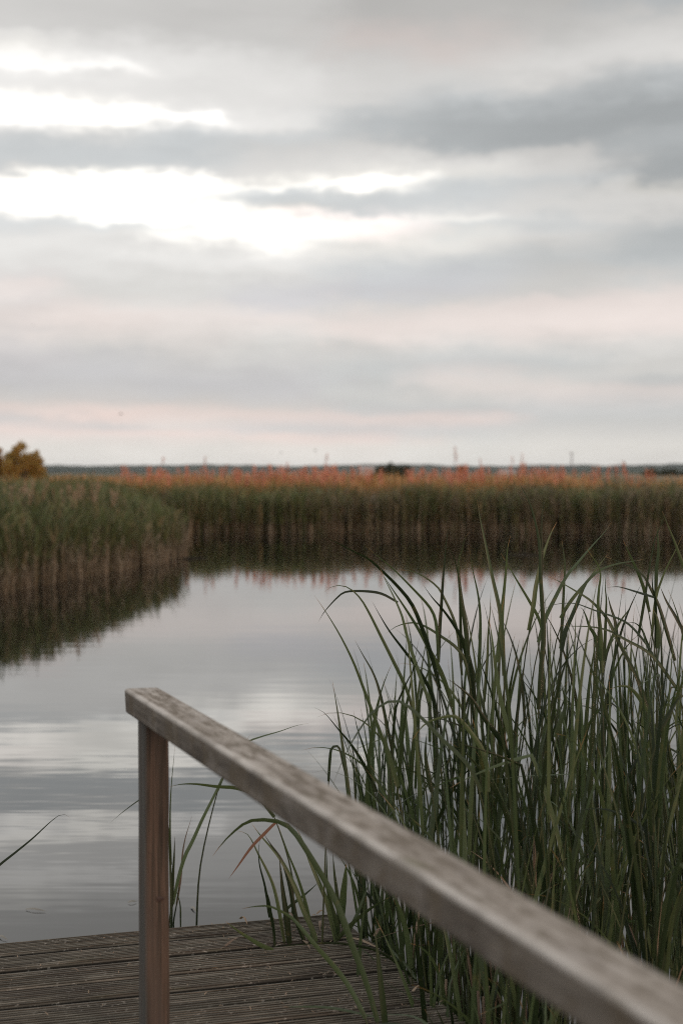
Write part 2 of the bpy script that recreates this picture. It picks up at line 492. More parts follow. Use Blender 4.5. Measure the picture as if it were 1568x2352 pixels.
cl = n.ramp(a1, [(0.35, (0.055, 0.070, 0.03)), (0.48, (0.10, 0.10, 0.045)), (0.56, (0.22, 0.15, 0.085)), (0.66, (0.16, 0.15, 0.08))])
cl = n.mix(n.m('MULTIPLY', n.rng(a2, 0.45, 0.65), 0.5), cl, (0.05, 0.04, 0.028, 1))
principled(n, out, cl, 0.9, (a2, 0.05), spec=0.2)
land = link_mesh('ground', np.array(gv), gf, M_LAND, smooth=True)
tag(land, kind='structure')

wy = np.array([-6.0] + list(np.linspace(-4, 12, 9)) + [20, 30, 40, 50.0])
wx = np.array([-30, -15, -8, -4, 0, 4, 8, 15, 30.0])
wv_ = [(x, y, WATER) for y in wy for x in wx]
idx = np.arange(len(wv_)).reshape(len(wy), len(wx))
wf = np.stack([idx[:-1, :-1], idx[:-1, 1:], idx[1:, 1:], idx[1:, :-1]], -1).reshape(-1, 4)
water = link_mesh('pond_water', np.array(wv_), wf, M_WATER)
tag(water, kind='structure')

# ------------------------------------------------------------------ distant country
M_HILL, n, out = mat('far_wooded_ridge')
pos = n.n('ShaderNodeNewGeometry').outputs['Position']
q = n.noise(n.mapping(pos, scale=(0.02, 0.02, 0.06)), 1.0, 4, 0.6)
principled(n, out, n.ramp(q, [(0.35, (0.030, 0.042, 0.034)), (0.65, (0.060, 0.075, 0.055))]), 0.95, spec=0.1)
def ridge(name, y0, x0, x1, hfun, depth, step, m=M_HILL, base=-3.0):
    xs = np.arange(x0, x1 + 1, step)
    prof = [(0, base), (depth * 0.12, 0.55), (depth * 0.3, 0.85), (depth * 0.55, 1.0), (depth, base)]
    v, f_ = [], []
    for i, x in enumerate(xs):
        hh = hfun(x)
        for k, (dy, t) in enumerate(prof):
            z = base if t == base else t * hh * (1 + 0.10 * mnoise.noise(Vector((x * 0.03, k * 7.0, 1))))
            v.append((x, y0 + dy + 12 * mnoise.noise(Vector((x * 0.004, k * 3.1, 5))), z))
        if i:
            a = (i - 1) * 5
            for k in range(4): f_.append((a + k, a + 5 + k, a + 6 + k, a + 1 + k))
    o = link_mesh(name, v, f_, m, smooth=True)
    return tag(o, kind='structure')
def hz(Y, d): return CAM.z + (1085 - Y) / F * d
ridge('hills', 3400, -1500, 1500, lambda x: hz(1066.5, 3400) + 4.5 * mnoise.noise(Vector((x * 0.004, 0, 0))) + 3.2 * mnoise.noise(Vector((x * 0.02, 2, 0))), 500, 8)
ridge('hills', 2300, -1100, -300, lambda x: hz(1072, 2300) * (1.0 - max(0, (x + 480) / 180) * 0.8) + 1.6 * mnoise.noise(Vector((x * 0.012, 4, 0))), 300, 6)
ridge('hills', 1900, 130, 900, lambda x: max(0.6, hz(1077, 1900) * min(1, (x - 130) / 150)) + 1.2 * mnoise.noise(Vector((x * 0.02, 9, 0))), 250, 5)

# ------------------------------------------------------------------ the jetty
C0 = G(771, 2096); B0 = G(0, 2165); E0 = G(1039, 2323)
bu = (B0 - C0); bu.z = 0; bu.normalize()            # along the boards, to the left
re = (E0 - C0); re.z = 0; re.normalize()            # along the right edge, towards the camera
bn_ = Vector((-bu.y, bu.x, 0))
if bn_.dot(re) < 0: bn_ = -bn_
jetty = empty('wooden_jetty', C0)
tag(jetty, 'dark weathered wooden jetty of grooved deck boards reaching into the pond', 'jetty')
PITCH_B = 0.1475
LENGTH = 3.6
dv, df, dg = [], [], []
rng = random.Random(3)
NB = 46
for i in range(NB):
    gap = rng.choice((0.007, 0.009, 0.022, 0.025))
    if i in (0, 1): gap = 0.026
    if i == 2: gap = 0.006
    w_ = PITCH_B - gap
    jitter = rng.uniform(-0.012, 0.012)
    dz = rng.uniform(-0.0025, 0.0025)
    # cross profile: ridges and grooves
    prof = [(0.0, -0.030), (0.0, -0.005), (0.004, -0.0008)]
    NR = 8
    x = 0.006
    rw = (w_ - 0.012) / NR
    for k in range(NR):
        prof += [(x + rw * 0.05, 0.0), (x + rw * 0.46, 0.0), (x + rw * 0.52, -0.009), (x + rw * 0.99, -0.009)]
        x += rw
    prof += [(w_ - 0.004, -0.0008), (w_, -0.005), (w_, -0.030)]
    NS = 28 if i < 12 else 8
    npf = len(prof)
    o0 = len(dv)
    wob = [rng.uniform(-0.0012, 0.0012) for _ in prof]
    for s_ in range(NS + 1):
        along = jitter + (LENGTH - jitter) * s_ / NS
        warp_ = 0.0015 * math.sin(along * 2.3 + i)
        for k, (a, z) in enumerate(prof):
            org = C0 + re * ((i * PITCH_B) / re.dot(bn_))
            skew = re * (a / re.dot(bn_))
            worn = 0.0012 * mnoise.noise(Vector((along * 6, k * 0.9, i * 3.7))) if z == 0 else 0
            p = org + skew + bu * along
            dv.append((p.x, p.y, z + dz + warp_ + worn + (wob[k] if z == 0 else 0) * 0.4))
            dg.append((along + i * 5.3, i * PITCH_B + a, z))
        if s_:
            a0 = o0 + (s_ - 1) * npf; b0 = a0 + npf
            for k in range(npf - 1): df.append((a0 + k, b0 + k, b0 + k + 1, a0 + k + 1))
    for s_ in (0, NS):
        a0 = o0 + s_ * npf
        df.append(tuple(a0 + k for k in range(npf)))
link_mesh('decking', dv, df, M_DECK, jetty, attrs={'gc': ('FLOAT_VECTOR', dg)})

def bar(p0, p1, w, h, bev=0.005, up=Vector((0, 0, 1)), segs=1, wob=0.0, seed=0):
    """a bevelled timber from p0 to p1 (centre line); returns verts, faces, gc"""
    d = (p1 - p0); L = d.length; d.normalize()
    s_ = d.cross(up).normalized(); u = s_.cross(d)
    hw, hh = w / 2, h / 2
    b = bev
    pr = []
    for (sx, sy) in ((1, 1), (-1, 1), (-1, -1), (1, -1)):
        cx, cy = sx * (hw - b), sy * (hh - b)
        a0 = {(1, 1): 0, (-1, 1): 90, (-1, -1): 180, (1, -1): 270}[(sx, sy)]
        for k in range(4):
            q = R(a0 + 30 * k)
            pr.append((cx + b * math.cos(q), cy + b * math.sin(q)))
    n_ = len(pr)
    v, f_, g_ = [], [], []
    ends = [(0.0, 1 - b / hw * 0.8), (b * 0.8, 1.0)] + [(L * (k + 1) / (segs + 1), 1.0) for k in range(segs)] + [(L - b * 0.8, 1.0), (L, 1 - b / hw * 0.8)]
    for (al, sc_) in ends:
        for (a, c_) in pr:
            k = wob * mnoise.noise(Vector((al * 5 + seed, a * 20, c_ * 20)))
            p = p0 + d * al + s_ * (a * sc_ + k) + u * (c_ * sc_ + k)
            v.append(p); g_.append((al + seed, a, c_))
    for i in range(len(ends) - 1):
        for k in range(n_):
            k2 = (k + 1) % n_
            a0, b0 = i * n_, (i + 1) * n_
            f_.append((a0 + k, a0 + k2, b0 + k2, b0 + k))
    f_.append(tuple(range(n_))[::-1]); f_.append(tuple((len(ends) - 1) * n_ + k for k in range(n_)))
    return v, f_, g_
def timber(name, m, parent, *a, **k):
    v, f_, g_ = bar(*a, **k)
    return link_mesh(name, v, f_, m, parent, attrs={'gc': ('FLOAT_VECTOR', g_)})
run = NB * PITCH_B
for off in (0.10, 1.2, 2.4, 3.45):
    p0 = C0 + bu * off + bn_ * 0.03; p1 = C0 + bu * off + bn_ * (run - 0.05)
    p0.z = p1.z = -0.03 - 0.056
    timber('joist', M_BEAM, jetty, p0, p1, 0.06, 0.11)
for off in (0.20, 1.75, 3.30):
    for a in (0.25, 2.6, 5.0):
        p = C0 + bu * off + bn_ * a
        timber('pile', M_BEAM, jetty, Vector((p.x, p.y, -1.6)), Vector((p.x, p.y, -0.145)), 0.11, 0.11, bev=0.03, up=Vector((1, 0, 0)))
for a in (0.25, 2.6, 5.0):
    p0 = C0 + bu * 0.05 + bn_ * (a + 0.075); p1 = C0 + bu * (LENGTH - 0.05) + bn_ * (a + 0.075)
    p0.z = p1.z = -0.143 - 0.05
    timber('cross_beam', M_BEAM, jetty, p0, p1, 0.035, 0.10)

# ------------------------------------------------------------------ the handrail
DR = 3.50
a = P(287, 1582, DR)
zr = a.z
TLn = G(1322.7, 2231, zr)                            # a nearer point of the same top edge
rd = (TLn - a); rd.z = 0; rd.normalize()
TR = G(367, 1577, zr)
cross = Vector((-rd.y, rd.x, 0))
if cross.dot(TR - a) < 0: cross = -cross
RW = (TR - a).dot(cross) * 0.95; RH = 0.059
start = a + cross * (RW / 2)
rail_c0 = Vector((start.x, start.y, zr - RH / 2)); rail_c1 = rail_c0 + rd * 5.4
PW = 0.061
pc = rail_c0 + rd * 0.100 + cross * 0.004
handrail = empty('handrail', (pc.x, pc.y, 0))
tag(handrail, 'weathered grey wooden handrail on square posts along the jetty', 'handrail')
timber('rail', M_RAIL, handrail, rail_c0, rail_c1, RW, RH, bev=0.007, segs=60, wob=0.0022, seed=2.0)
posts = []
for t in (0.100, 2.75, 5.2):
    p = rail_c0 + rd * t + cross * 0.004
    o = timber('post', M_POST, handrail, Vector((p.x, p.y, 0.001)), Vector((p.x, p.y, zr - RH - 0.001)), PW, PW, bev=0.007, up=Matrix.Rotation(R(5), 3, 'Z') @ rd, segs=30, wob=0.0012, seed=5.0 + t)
    posts.append(o)
# the dark knot in the near face of the end post
kc = P(357, 2066, pc.y - PW / 2)
fn = Matrix.Rotation(R(5), 3, 'Z') @ rd
prd = Matrix.Rotation(R(5), 3, 'Z') @ rd
face = Vector((pc.x, pc.y, kc.z)) + prd * (PW / 2 + 0.0006) + cross * 0.004
kv, kf = [], []
for j, rr in enumerate((0.0, 0.35, 0.7, 1.0)):
    for k in range(16):
        q = 2 * math.pi * k / 16
        w_ = 1 + 0.15 * math.sin(3 * q + 1)
        p = face + cross * (0.0095 * rr * w_ * math.cos(q)) + Vector((0, 0, 1)) * (0.0065 * rr * w_ * math.sin(q)) + fn * (0.0016 * (1 - rr * rr))
        kv.append(p)
for j in range(3):
    for k in range(16):
        k2 = (k + 1) % 16
        kf.append((j * 16 + k, j * 16 + k2, j * 16 + 16 + k2, j * 16 + 16 + k))
kn = link_mesh('knot', kv, kf, M_KNOT, posts[0], smooth=True)

# ------------------------------------------------------------------ near reeds
def R1(x, y): return (721.3 + 0.3 * x, 1191.7 + 0.3 * y)
def R2(x, y): return (1129 + 0.28 * x, 1097.6 + 0.28 * y)
def R6(x, y): return (439 + 0.4 * x, 1818.9 + 0.4 * y)
def R3(x, y): return (0.5 * x, 1536.6 + 0.5 * y)
PXS = {R1: 0.3, R2: 0.28, R6: 0.4, R3: 0.5}
GREEN_ENV = 'reeds in the dense green stand beside the jetty'
L_STAND = 'tall green reed with narrow strap leaves inside the dense stand beside the jetty'

def traced(spec):
    """a reed whose leaves follow the photograph: fn, depth, list of (points tip->base, width in region px)"""
    fn_, d, leaves, label = spec['fn'], spec['d'], spec['leaves'], spec.get('label')
    main = leaves[0][0]
    dd = spec.get('dd', 0.0)
    def world(pts, d0, swing):
        n_ = len(pts)
        return [P(*fn_(*q), d0 + swing * (1 - i / (n_ - 1))) for i, q in enumerate(pts)]
    mp = world(main, d, dd)
    low = mp[-1]
    if spec.get('base'):
        base = spec['base']
    else:
        tdir = (mp[-1] - mp[-2]); sl = 0.0
        if abs(tdir.z) > 1e-5: sl = max(-0.22, min(0.22, tdir.x / abs(tdir.z)))
        drop = low.z - WATER
        base = Vector((low.x + sl * drop * 0.55, low.y + random.uniform(-0.08, 0.08), WATER - 0.05))
    root = empty('reed', base)
    tag(root, label or L_STAND, 'reed', spec.get('group', GREEN_ENV))
    mid = low.lerp(base, 0.5)
    tdir = (mp[-1] - mp[-2]).normalized()
    mid = mid + Vector((tdir.x * 0.06, 0, 0))
    if (low - base).length > 0.05:
        st = Ribbons()
        up1 = mp[-2].lerp(low, 0.35)
        st.tube(catmull([base, mid, low, up1], 10), 0.0042, 0.0018, 6)
        st.build('stem', spec.get('stem_mat', M_STEM), root)
    rb = Ribbons()
    for i, (pts, wpx) in enumerate(leaves):
        p = world(pts, d, dd) if i == 0 else world(pts, d + random.uniform(-0.03, 0.03), dd)
        p = p[::-1]
        # a small bow away from the picture plane so that leaves have depth
        bow = random.uniform(-0.10, 0.10)
        q = catmull(p, 22)
        L_ = (q[-1] - q[0]).length
        for k, v_ in enumerate(q):
            t = k / 21
            v_.y += bow * L_ * t * t
        roll = random.uniform(-0.75, 0.75)
        w_ = min(wpx, 34 + (wpx - 34) * 0.4) * PXS[fn_] / F * d / max(0.65, math.cos(roll)) * 1.12
        rb.leaf(q, w_, roll, random.uniform(-0.5, 0.5), tip_pow=random.uniform(1.5, 2.4), facing=Vector((0, -1, 0.2)))
    rb.build('leaves', spec.get('mat', M_LEAF), root)
    return root

def generic(base, height, lean_az, lean, nleaf, wid, label, group, lmat=None, spread=(0.10, 0.42), top=True, stem_r=0.004, zbase=None):
    root = empty('reed', base)
    tag(root, label, 'reed', group)
    hs = height * random.uniform(0.50, 0.68)
    sp = grow(base, lean_az, lean, hs, lean * 0.6, 1.2, 8)
    st = Ribbons(); st.tube(sp, stem_r, stem_r * 0.45, 6)
    st.build('stem', M_STEM, root)
    rb = Ribbons()
    a0 = random.uniform(0, 6.28)
    for k in range(nleaf):
        u = 0.10 + 0.88 * (k / max(1, nleaf - 1)) if nleaf > 1 else 0.9
        i = min(6, int(u * 7)); fr = u * 7 - i
        p = sp[i].lerp(sp[i + 1], fr)
        az_ = a0 + k * math.pi + random.uniform(-0.7, 0.7)
        last = (k == nleaf - 1)
        room = height - (p.z - base.z)
        L_ = min(room * random.uniform(0.9, 1.06), random.uniform(0.5, 1.0)) if last else min(room * random.uniform(0.7, 1.05), random.uniform(0.45, 0.95))
        tilt = random.uniform(0.02, 0.12) if last else random.uniform(*spread) * (0.6 + 0.4 * u)
        bend = random.choice((random.uniform(0.05, 0.35), random.uniform(0.2, 0.7), random.uniform(0.6, 1.7)))
        if last: bend *= 0.6
        kink = (random.uniform(0.5, 0.8), random.uniform(0.8, 1.7)) if random.random() < 0.06 else None
        az_l = math.atan2(math.sin(az_) + lean * 2 * math.sin(lean_az), math.cos(az_) + lean * 2 * math.cos(lean_az))
        q = grow(p, az_l, tilt, L_, bend, random.uniform(1.6, 3.2), 16, kink, random.uniform(-0.5, 0.5))
        rb.leaf(q, wid * random.uniform(0.7, 1.25), random.uniform(-1.2, 1.2), random.uniform(-0.8, 0.8), tip_pow=random.uniform(1.4, 2.4))
    rb.build('leaves', lmat or M_LEAF, root)
    return root

T = []
def t1(pts, w, d, label=None, **k): T.append(dict(fn=R1, d=d, leaves=[(pts, w)], label=label, **k)); return T[-1]
def t2(pts, w, d, label=None, **k): T.append(dict(fn=R2, d=d, leaves=[(pts, w)], label=label, **k)); return T[-1]
t1([(65,110),(100,150),(160,178),(300,250),(420,310),(520,400),(650,530),(750,660),(830,850),(900,1060),(960,1300)], 30, 4.7, 'reed whose long leaf bows left over the pond, highest at the stand\'s left')
t1([(390,205),(480,280),(600,380),(750,530),(870,660),(920,750),(940,880),(950,1100)], 24, 4.8)
t1([(500,365),(540,460),(610,600),(670,740),(700,860),(740,1000),(800,1180),(880,1400)], 30, 4.6)
s = t1([(500,390),(600,540),(700,690),(800,850),(880,1000),(980,1200),(1060,1440)], 38, 4.75, 'reed with a second leaf stretched level to the left and dropping to a fine point')
s['leaves'].append(([(30,795),(80,710),(180,600),(250,558),(400,555),(520,575),(640,640)], 20))
t1([(75,565),(130,525),(200,512),(280,540),(360,620),(430,740),(500,880),(600,1080),(700,1290),(760,1480)], 26, 4.7, 'reed whose leaf tip hooks over like a crook above open water at the stand\'s left')
t1([(0,590),(90,720),(200,900),(300,1100),(370,1280),(430,1440),(510,1650),(560,1800),(600,2091)], 26, 4.6, 'outermost reed on the left of the stand, one dark straight blade leaning over open water')
t1([(445,640),(500,740),(580,870),(680,1000),(780,1130),(860,1260),(910,1380),(950,1600)], 26, 4.85)
t1([(310,930),(370,1040),(450,1180),(500,1320),(540,1500),(600,1800)], 24, 4.7)
t1([(548,880),(640,820),(760,796),(860,830),(970,900),(1080,980),(1150,1080),(1200,1300)], 24, 4.9)
t1([(1030,50),(1010,200),(1000,300),(985,480),(970,700),(960,830),(950,1100)], 28, 4.8, 'upright lance shaped reed blade crossing the dark reflection, tip bent slightly right')
t1([(1015,180),(1060,290),(1090,390),(1110,560),(1120,860),(1125,1100)], 24, 5.0)
t1([(1185,100),(1150,140),(1130,230),(1100,330),(1110,500),(1130,650),(1160,850),(1180,1100)], 42, 4.7, 'broad pale reed leaf with a dry crooked tip standing upright amid the stand')
t1([(1255,-140),(1275,0),(1300,120),(1335,300),(1370,470),(1420,700),(1440,900),(1450,1200)], 34, 4.65, 'tall slender reed blade leaning left whose tip reaches the far bank\'s waterline')
t1([(1180,225),(1210,400),(1250,580),(1268,750),(1265,1000),(1250,1300)], 26, 4.9)
t1([(1490,125),(1470,220),(1460,400),(1440,650),(1430,850),(1410,1100)], 30, 4.75)
t1([(640,392),(740,400),(850,450),(950,530),(1000,620),(1060,750),(1100,900),(1130,1200)], 22, 5.0)
t1([(830,500),(900,600),(980,690),(1080,830),(1150,960),(1200,1150),(1230,1400)], 34, 4.8)
t1([(0,1435),(80,1480),(180,1600),(280,1720),(370,1860),(440,2000),(480,2091)], 24, 4.6, 'reed leaf arching left just above the handrail over the bright reflection')
t1([(830,1000),(760,1140),(700,1260),(640,1400),(620,1480),(590,1800)], 22, 4.6)
t1([(140,2030),(190,1900),(270,1730),(350,1600),(440,1480),(550,1400),(660,1395),(740,1450),(860,1560),(980,1690),(1100,1800),(1200,1920),(1280,2091)], 34, 3.95, 'long blurred reed leaf in a high arch just above the rail')
t1([(1010,1215),(1100,1280),(1200,1370),(1300,1530),(1400,1660),(1500,1830)], 44, 4.1)
t1([(740,1700),(800,1610),(870,1550),(960,1520),(1060,1505),(1120,1540),(1200,1640),(1280,1760),(1320,1900),(1330,2091)], 44, 4.1, 'wide reed leaf bent over in a rounded hoop low in front of the stand')
t1([(260,2060),(220,1880),(190,1750),(135,1755),(120,1850),(110,2010)], 22, 4.5, 'short reed leaf folded twice into a narrow gate shape behind the handrail')
t1([(520,1600),(560,1750),(600,1900),(640,2050)], 46, 4.1)
t1([(860,1620),(850,1800),(880,2000),(900,2091)], 46, 4.1)
t1([(1340,760),(1360,900),(1390,1150),(1430,1400),(1480,1600),(1510,1750)], 42, 4.3)
t1([(300,1460),(330,1600),(370,1720),(410,1850),(440,2000),(460,2091)], 24, 4.6)
t1([(1350,540),(1345,700),(1330,880),(1325,1050),(1300,1400)], 26, 4.6)
t2([(220,0),(265,100),(310,180),(345,290),(380,440),(400,600),(402,800),(415,1050),(425,1300),(400,1600),(380,1900)], 46, 4.6, 'tallest reed of the stand, a thick dark upright blade against the far reeds')
t2([(425,105),(415,250),(405,400),(408,540),(410,800)], 24, 4.65, 'narrow spear of reed standing straight beside the stand\'s tallest blade')
t2([(545,360),(490,460),(440,590),(400,720),(360,900),(340,1050),(300,1250)], 38, 4.8)
t2([(985,360),(920,450),(820,560),(700,700),(610,810),(520,980),(440,1150),(380,1350)], 32, 4.8, 'reed blade slanting up to the right with a rusty tip against the dark reflection')
t2([(140,470),(122,560),(115,700),(100,900),(80,1100),(70,1350)], 34, 4.8)
t2([(75,620),(130,710),(210,850),(300,1000),(390,1170),(430,1350)], 26, 4.9)
t2([(575,510),(590,620),(600,720),(590,900),(580,1100),(560,1400)], 26, 5.0)
t2([(755,565),(790,620),(850,700),(880,790),(870,900),(865,1050),(890,1300),(900,1600)], 38, 4.7, 'pale reed leaf with a sharp left pointing tip that bends down into the stand')
t2([(955,625),(880,720),(800,830),(720,920),(640,1020),(560,1150)], 28, 4.9)
t2([(1247,665),(1190,680),(1050,700),(920,740),(830,800),(760,880),(690,1050),(620,1220),(560,1400)], 30, 4.75, 'reed whose leaf tip lies level, pointing right over the far water')
t2([(940,650),(1060,695),(1180,750),(1260,820),(1310,920),(1370,1050),(1430,1250),(1500,1500)], 30, 4.9)
t2([(430,795),(550,850),(680,925),(800,1000),(900,1100),(960,1180),(1030,1330),(1120,1500),(1220,1700)], 32, 4.7)
t2([(370,1100),(500,1045),(600,1028),(700,1035),(850,1090),(1000,1140),(1120,1200),(1240,1330),(1320,1450)], 26, 4.65)
t2([(1068,510),(1130,640),(1200,790),(1250,930),(1290,1100)], 24, 5.0)
t2([(1350,365),(1362,480),(1365,620),(1350,740),(1340,1000)], 24, 4.9)
t2([(1435,240),(1390,370),(1340,490),(1310,620),(1280,800),(1250,1000),(1200,1300)], 32, 4.8, 'pale tapering reed blade leaning right, highest near the stand\'s right side')
t2([(1385,270),(1440,400),(1500,540),(1568,720),(1640,900)], 28, 4.7)
t2([(1555,465),(1500,590),(1440,710),(1390,830),(1340,1000),(1310,1300)], 26, 4.85)
s = t2([(1300,760),(1310,900),(1330,980),(1340,1100),(1350,1400)], 26, 4.7)
s['leaves'].append(([(935,900),(1000,893),(1060,898),(1200,940),(1330,980)], 24))
t2([(710,1075),(740,1070),(770,1130),(800,1220),(850,1310),(890,1500)], 34, 4.6)
t2([(1380,890),(1430,1010),(1500,1130),(1568,1260),(1620,1400)], 30, 4.7)
t2([(940,1150),(1000,1260),(1060,1400),(1150,1560),(1230,1750),(1300,1950)], 40, 4.5)
t2([(1090,1185),(1170,1190),(1230,1250),(1260,1330),(1310,1450)], 22, 4.7)
t2([(1530,75),(1568,120),(1620,200),(1660,400),(1680,800)], 26, 4.7)
t2([(1165,1015),(1120,1090),(1060,1170),(980,1320),(920,1500)], 26, 4.8)
t2([(545,1205),(650,1215),(800,1220),(950,1250),(1100,1330),(1250,1410),(1350,1500),(1480,1680),(1560,1800)], 30, 4.5)
t2([(930,780),(925,900),(935,1000),(930,1200),(920,1500)], 30, 4.7)
t2([(740,930),(700,1040),(650,1140),(600,1260),(570,1420)], 34, 4.6)
t2([(950,950),(975,1060),(1010,1180),(1025,1330)], 30, 4.9)
t2([(1320,1080),(1350,1140),(1365,1250),(1360,1400)], 34, 4.6)
t2([(555,1670),(590,1780),(600,1880),(560,2000),(520,2128)], 50, 4.0, 'out of focus reed blade with a straw coloured tip in front of the stand')
t2([(650,1810),(690,1840),(715,1950),(710,2100)], 36, 4.1)
t2([(960,1730),(1040,1708),(1110,1712),(1170,1760),(1240,1860),(1300,2000)], 36, 4.2)
t2([(1568,1770),(1500,1860),(1420,1990),(1350,2100)], 44, 3.8)
for spec in T: traced(spec)

# the reeds round the deck corner
def on_deck(x, y, fn=R6): return G(*fn(x, y))
L6 = 'reeds growing round the far corner of the deck'
def t6(pts, w, base_xy, label, fn=R6, **k):
    base = G(*fn(*base_xy), 0.0) if k.pop('deck', True) else G(*fn(*base_xy), 0.0) + Vector((0, 0.05, 0))
    base.z = k.pop('z', -0.30)
    spec = dict(fn=fn, d=base.y + k.pop('dd0', 0), dd=k.pop('dd', 0.0), leaves=[(pts, w)], label=label, base=base, group=L6, **k)
    T.append(spec)
    return spec
S6 = []
S6.append(t6([(120,380),(180,300),(250,230),(310,185),(380,165),(500,175),(560,205),(610,260),(700,400),(800,570),(860,700),(930,900),(1000,1080),(1070,1320)], 34, (1110,1450), 'long reed leaf looping over the deck, its tip hanging left over the water', dd=0.45))
S6.append(t6([(285,692),(350,676),(450,670),(560,720),(620,775),(700,870),(850,1040),(930,1160),(1000,1300)], 30, (1050,1420), 'low reed leaf lying in a shallow arch over the deck boards', dd=0.35))
S6.append(t6([(345,195),(400,265),(510,390),(590,540),(650,690),(700,800),(715,860)], 30, (718,868), 'reed with a dark straight blade leaning left out of the deck corner'))
S6.append(t6([(500,165),(520,230),(560,350),(610,480),(660,650),(700,850)], 22, (703,862), 'slim dark reed broken at its tip where a rust brown leaf hangs down'))
S6.append(t6([(505,375),(512,440),(525,560),(545,700),(565,870)], 34, (566,874), 'stout upright reed cut short beside the deck corner'))
S6.append(t6([(410,240),(450,300),(510,380),(540,450),(570,560),(600,720),(650,860)], 26, (650,866), 'reed with a blade folded at a blunt elbow near the hanging rust leaf'))
S6.append(t6([(400,250),(388,330),(395,420),(420,520),(440,620),(470,760),(480,880)], 18, (482,888), 'thin wavy reed stalk leftmost among the deck corner reeds'))
S6.append(t6([(255,240),(310,250),(345,290),(380,360),(430,450),(470,540),(500,660),(535,860)], 20, (538,872), 'pale thin reed leaf curving up and left from the deck corner'))
S6.append(t6([(420,510),(425,560),(440,620),(455,720)], 26, (462,770), 'short reed with a cut square top at the back of the deck'))
S6.append(t6([(780,340),(778,420),(780,520),(800,640),(830,740),(845,830)], 28, (846,838), 'upright reed half hidden by the handrail at the deck corner'))
S6.append(t6([(812,350),(822,470),(838,600),(850,760)], 22, (852,800), 'slender straight reed just left of the thickest reed at the deck corner'))
S6.append(t6([(890,400),(882,500),(872,600),(866,720)], 40, (864,790), 'thickest dark reed at the deck corner, top hidden by the rail'))
S6.append(t6([(905,420),(950,500),(1020,600),(1090,700),(1145,785)], 20, (1150,800), 'reed blade slanting down to the right outside the deck edge', z=-0.45))
S6.append(t6([(1030,505),(990,610),(950,710),(905,800)], 22, (880,850), 'dark reed blade slanting up to the right across the deck corner'))
S6.append(t6([(1140,595),(1080,630),(1010,680),(940,740),(890,790),(830,858)], 24, (815,866), 'long low reed blade lying up to the right from the deck corner'))
S6.append(t6([(735,520),(690,560),(640,600),(600,630),(555,665)], 18, (540,700), 'reed blade reaching out almost level behind the deck corner stems'))
S6.append(t6([(1005,590),(990,690),(975,810),(965,950),(955,1050)], 22, (955,1056), 'thin dark reed standing up between the boards right of the corner'))
S6.append(t6([(600,210),(640,290),(680,400),(740,540),(780,640),(830,860)], 24, (832,866), 'dark reed leaning left that passes behind the handrail at the corner'))
S6.append(t6([(195,750),(250,790),(330,840),(400,880),(470,908)], 26, (480,912), 'thick cut reed stalk lying slantwise on the deck boards', z=0.004))
S6.append(t6([(420,895),(520,890),(640,878),(800,868),(920,880),(1030,900),(1120,940),(1200,1000),(1250,1050)], 16, (1258,1060), 'long thin reed stalk lying across the deck behind its right edge', z=0.006))
for spec in S6: traced(spec)
rust = traced(dict(fn=R6, d=S6[3]['d'] - 0.01, leaves=[([(218,490),(270,420),(320,350),(360,300),(420,240),(470,190),(497,168)], 17)], base=P(*R6(497, 168), S6[3]['d'] - 0.01),
    label='rust brown dead reed leaf hanging from a broken tip above the deck corner', group=None, mat=M_RUST))
rust.name = 'dead_leaf'; rust['category'] = 'dead leaf'
if 'group' in rust: del rust['group']

# reeds behind the end post and the lone leaf at the picture's edge
LP_ = 'reeds in the water behind the end post'
def t3(pts, w, d, label, base=None, **k):
    spec = dict(fn=R3, d=d, leaves=[(pts, w)], label=label, group=LP_, **k)
    if base: spec['base'] = P(*R3(*base), d)
    return traced(spec)
t3([(1150,300),(1080,410),(1020,505),(990,570),(930,690),(885,790),(850,860),(820,960),(795,1080)], 17, 5.1, 'green reed leaning right behind the handrail, crossing the gap beside the end post', base=(788, 1260))
t3([(803,340),(797,420),(788,520),(782,640),(782,800),(784,1000)], 9, 5.05, 'thin upright reed hugging the right side of the end post', base=(785, 1260))
t3([(802,770),(800,850),(795,950),(790,1080)], 14, 5.1, 'short green reed at the foot of the gap beside the end post', base=(788, 1260))
t3([(880,680),(868,720),(850,780),(838,850),(830,960),(812,1080)], 11, 5.15, 'brown tipped dry reed blade right of the end post', base=(805, 1260), mat=M_DEAD)
t3([(800,1000),(815,1040),(828,1090),(830,1180)], 8, 5.1, 'small dark bent stalk low in the gap beside the end post', base=(830, 1260))
t3([(780,535),(830,524),(900,524),(1000,538),(1090,546),(1180,580),(1260,680)], 20, 5.0, 'reed leaf lying level to the left with its point at the end post', base=(1330, 1250))
t3([(505,712),(540,680),(590,640),(640,605),(690,590),(740,640),(775,760),(785,900)], 13, 5.0, 'reed leaf poking out left from behind the end post', base=(786, 1260))
t3([(1422,246),(1360,258),(1290,283),(1200,310),(1130,340),(1060,420),(1000,560)], 12, 5.1, 'reed leaf pointing up right just above the handrail', base=(900, 1260))
t3([(318,690),(300,676),(270,677),(220,715),(150,780),(70,845),(0,900),(-70,965),(-140,1060)], 12, 4.7, 'lone bent reed leaf over open water at the left edge of the picture', base=(-200, 1420))

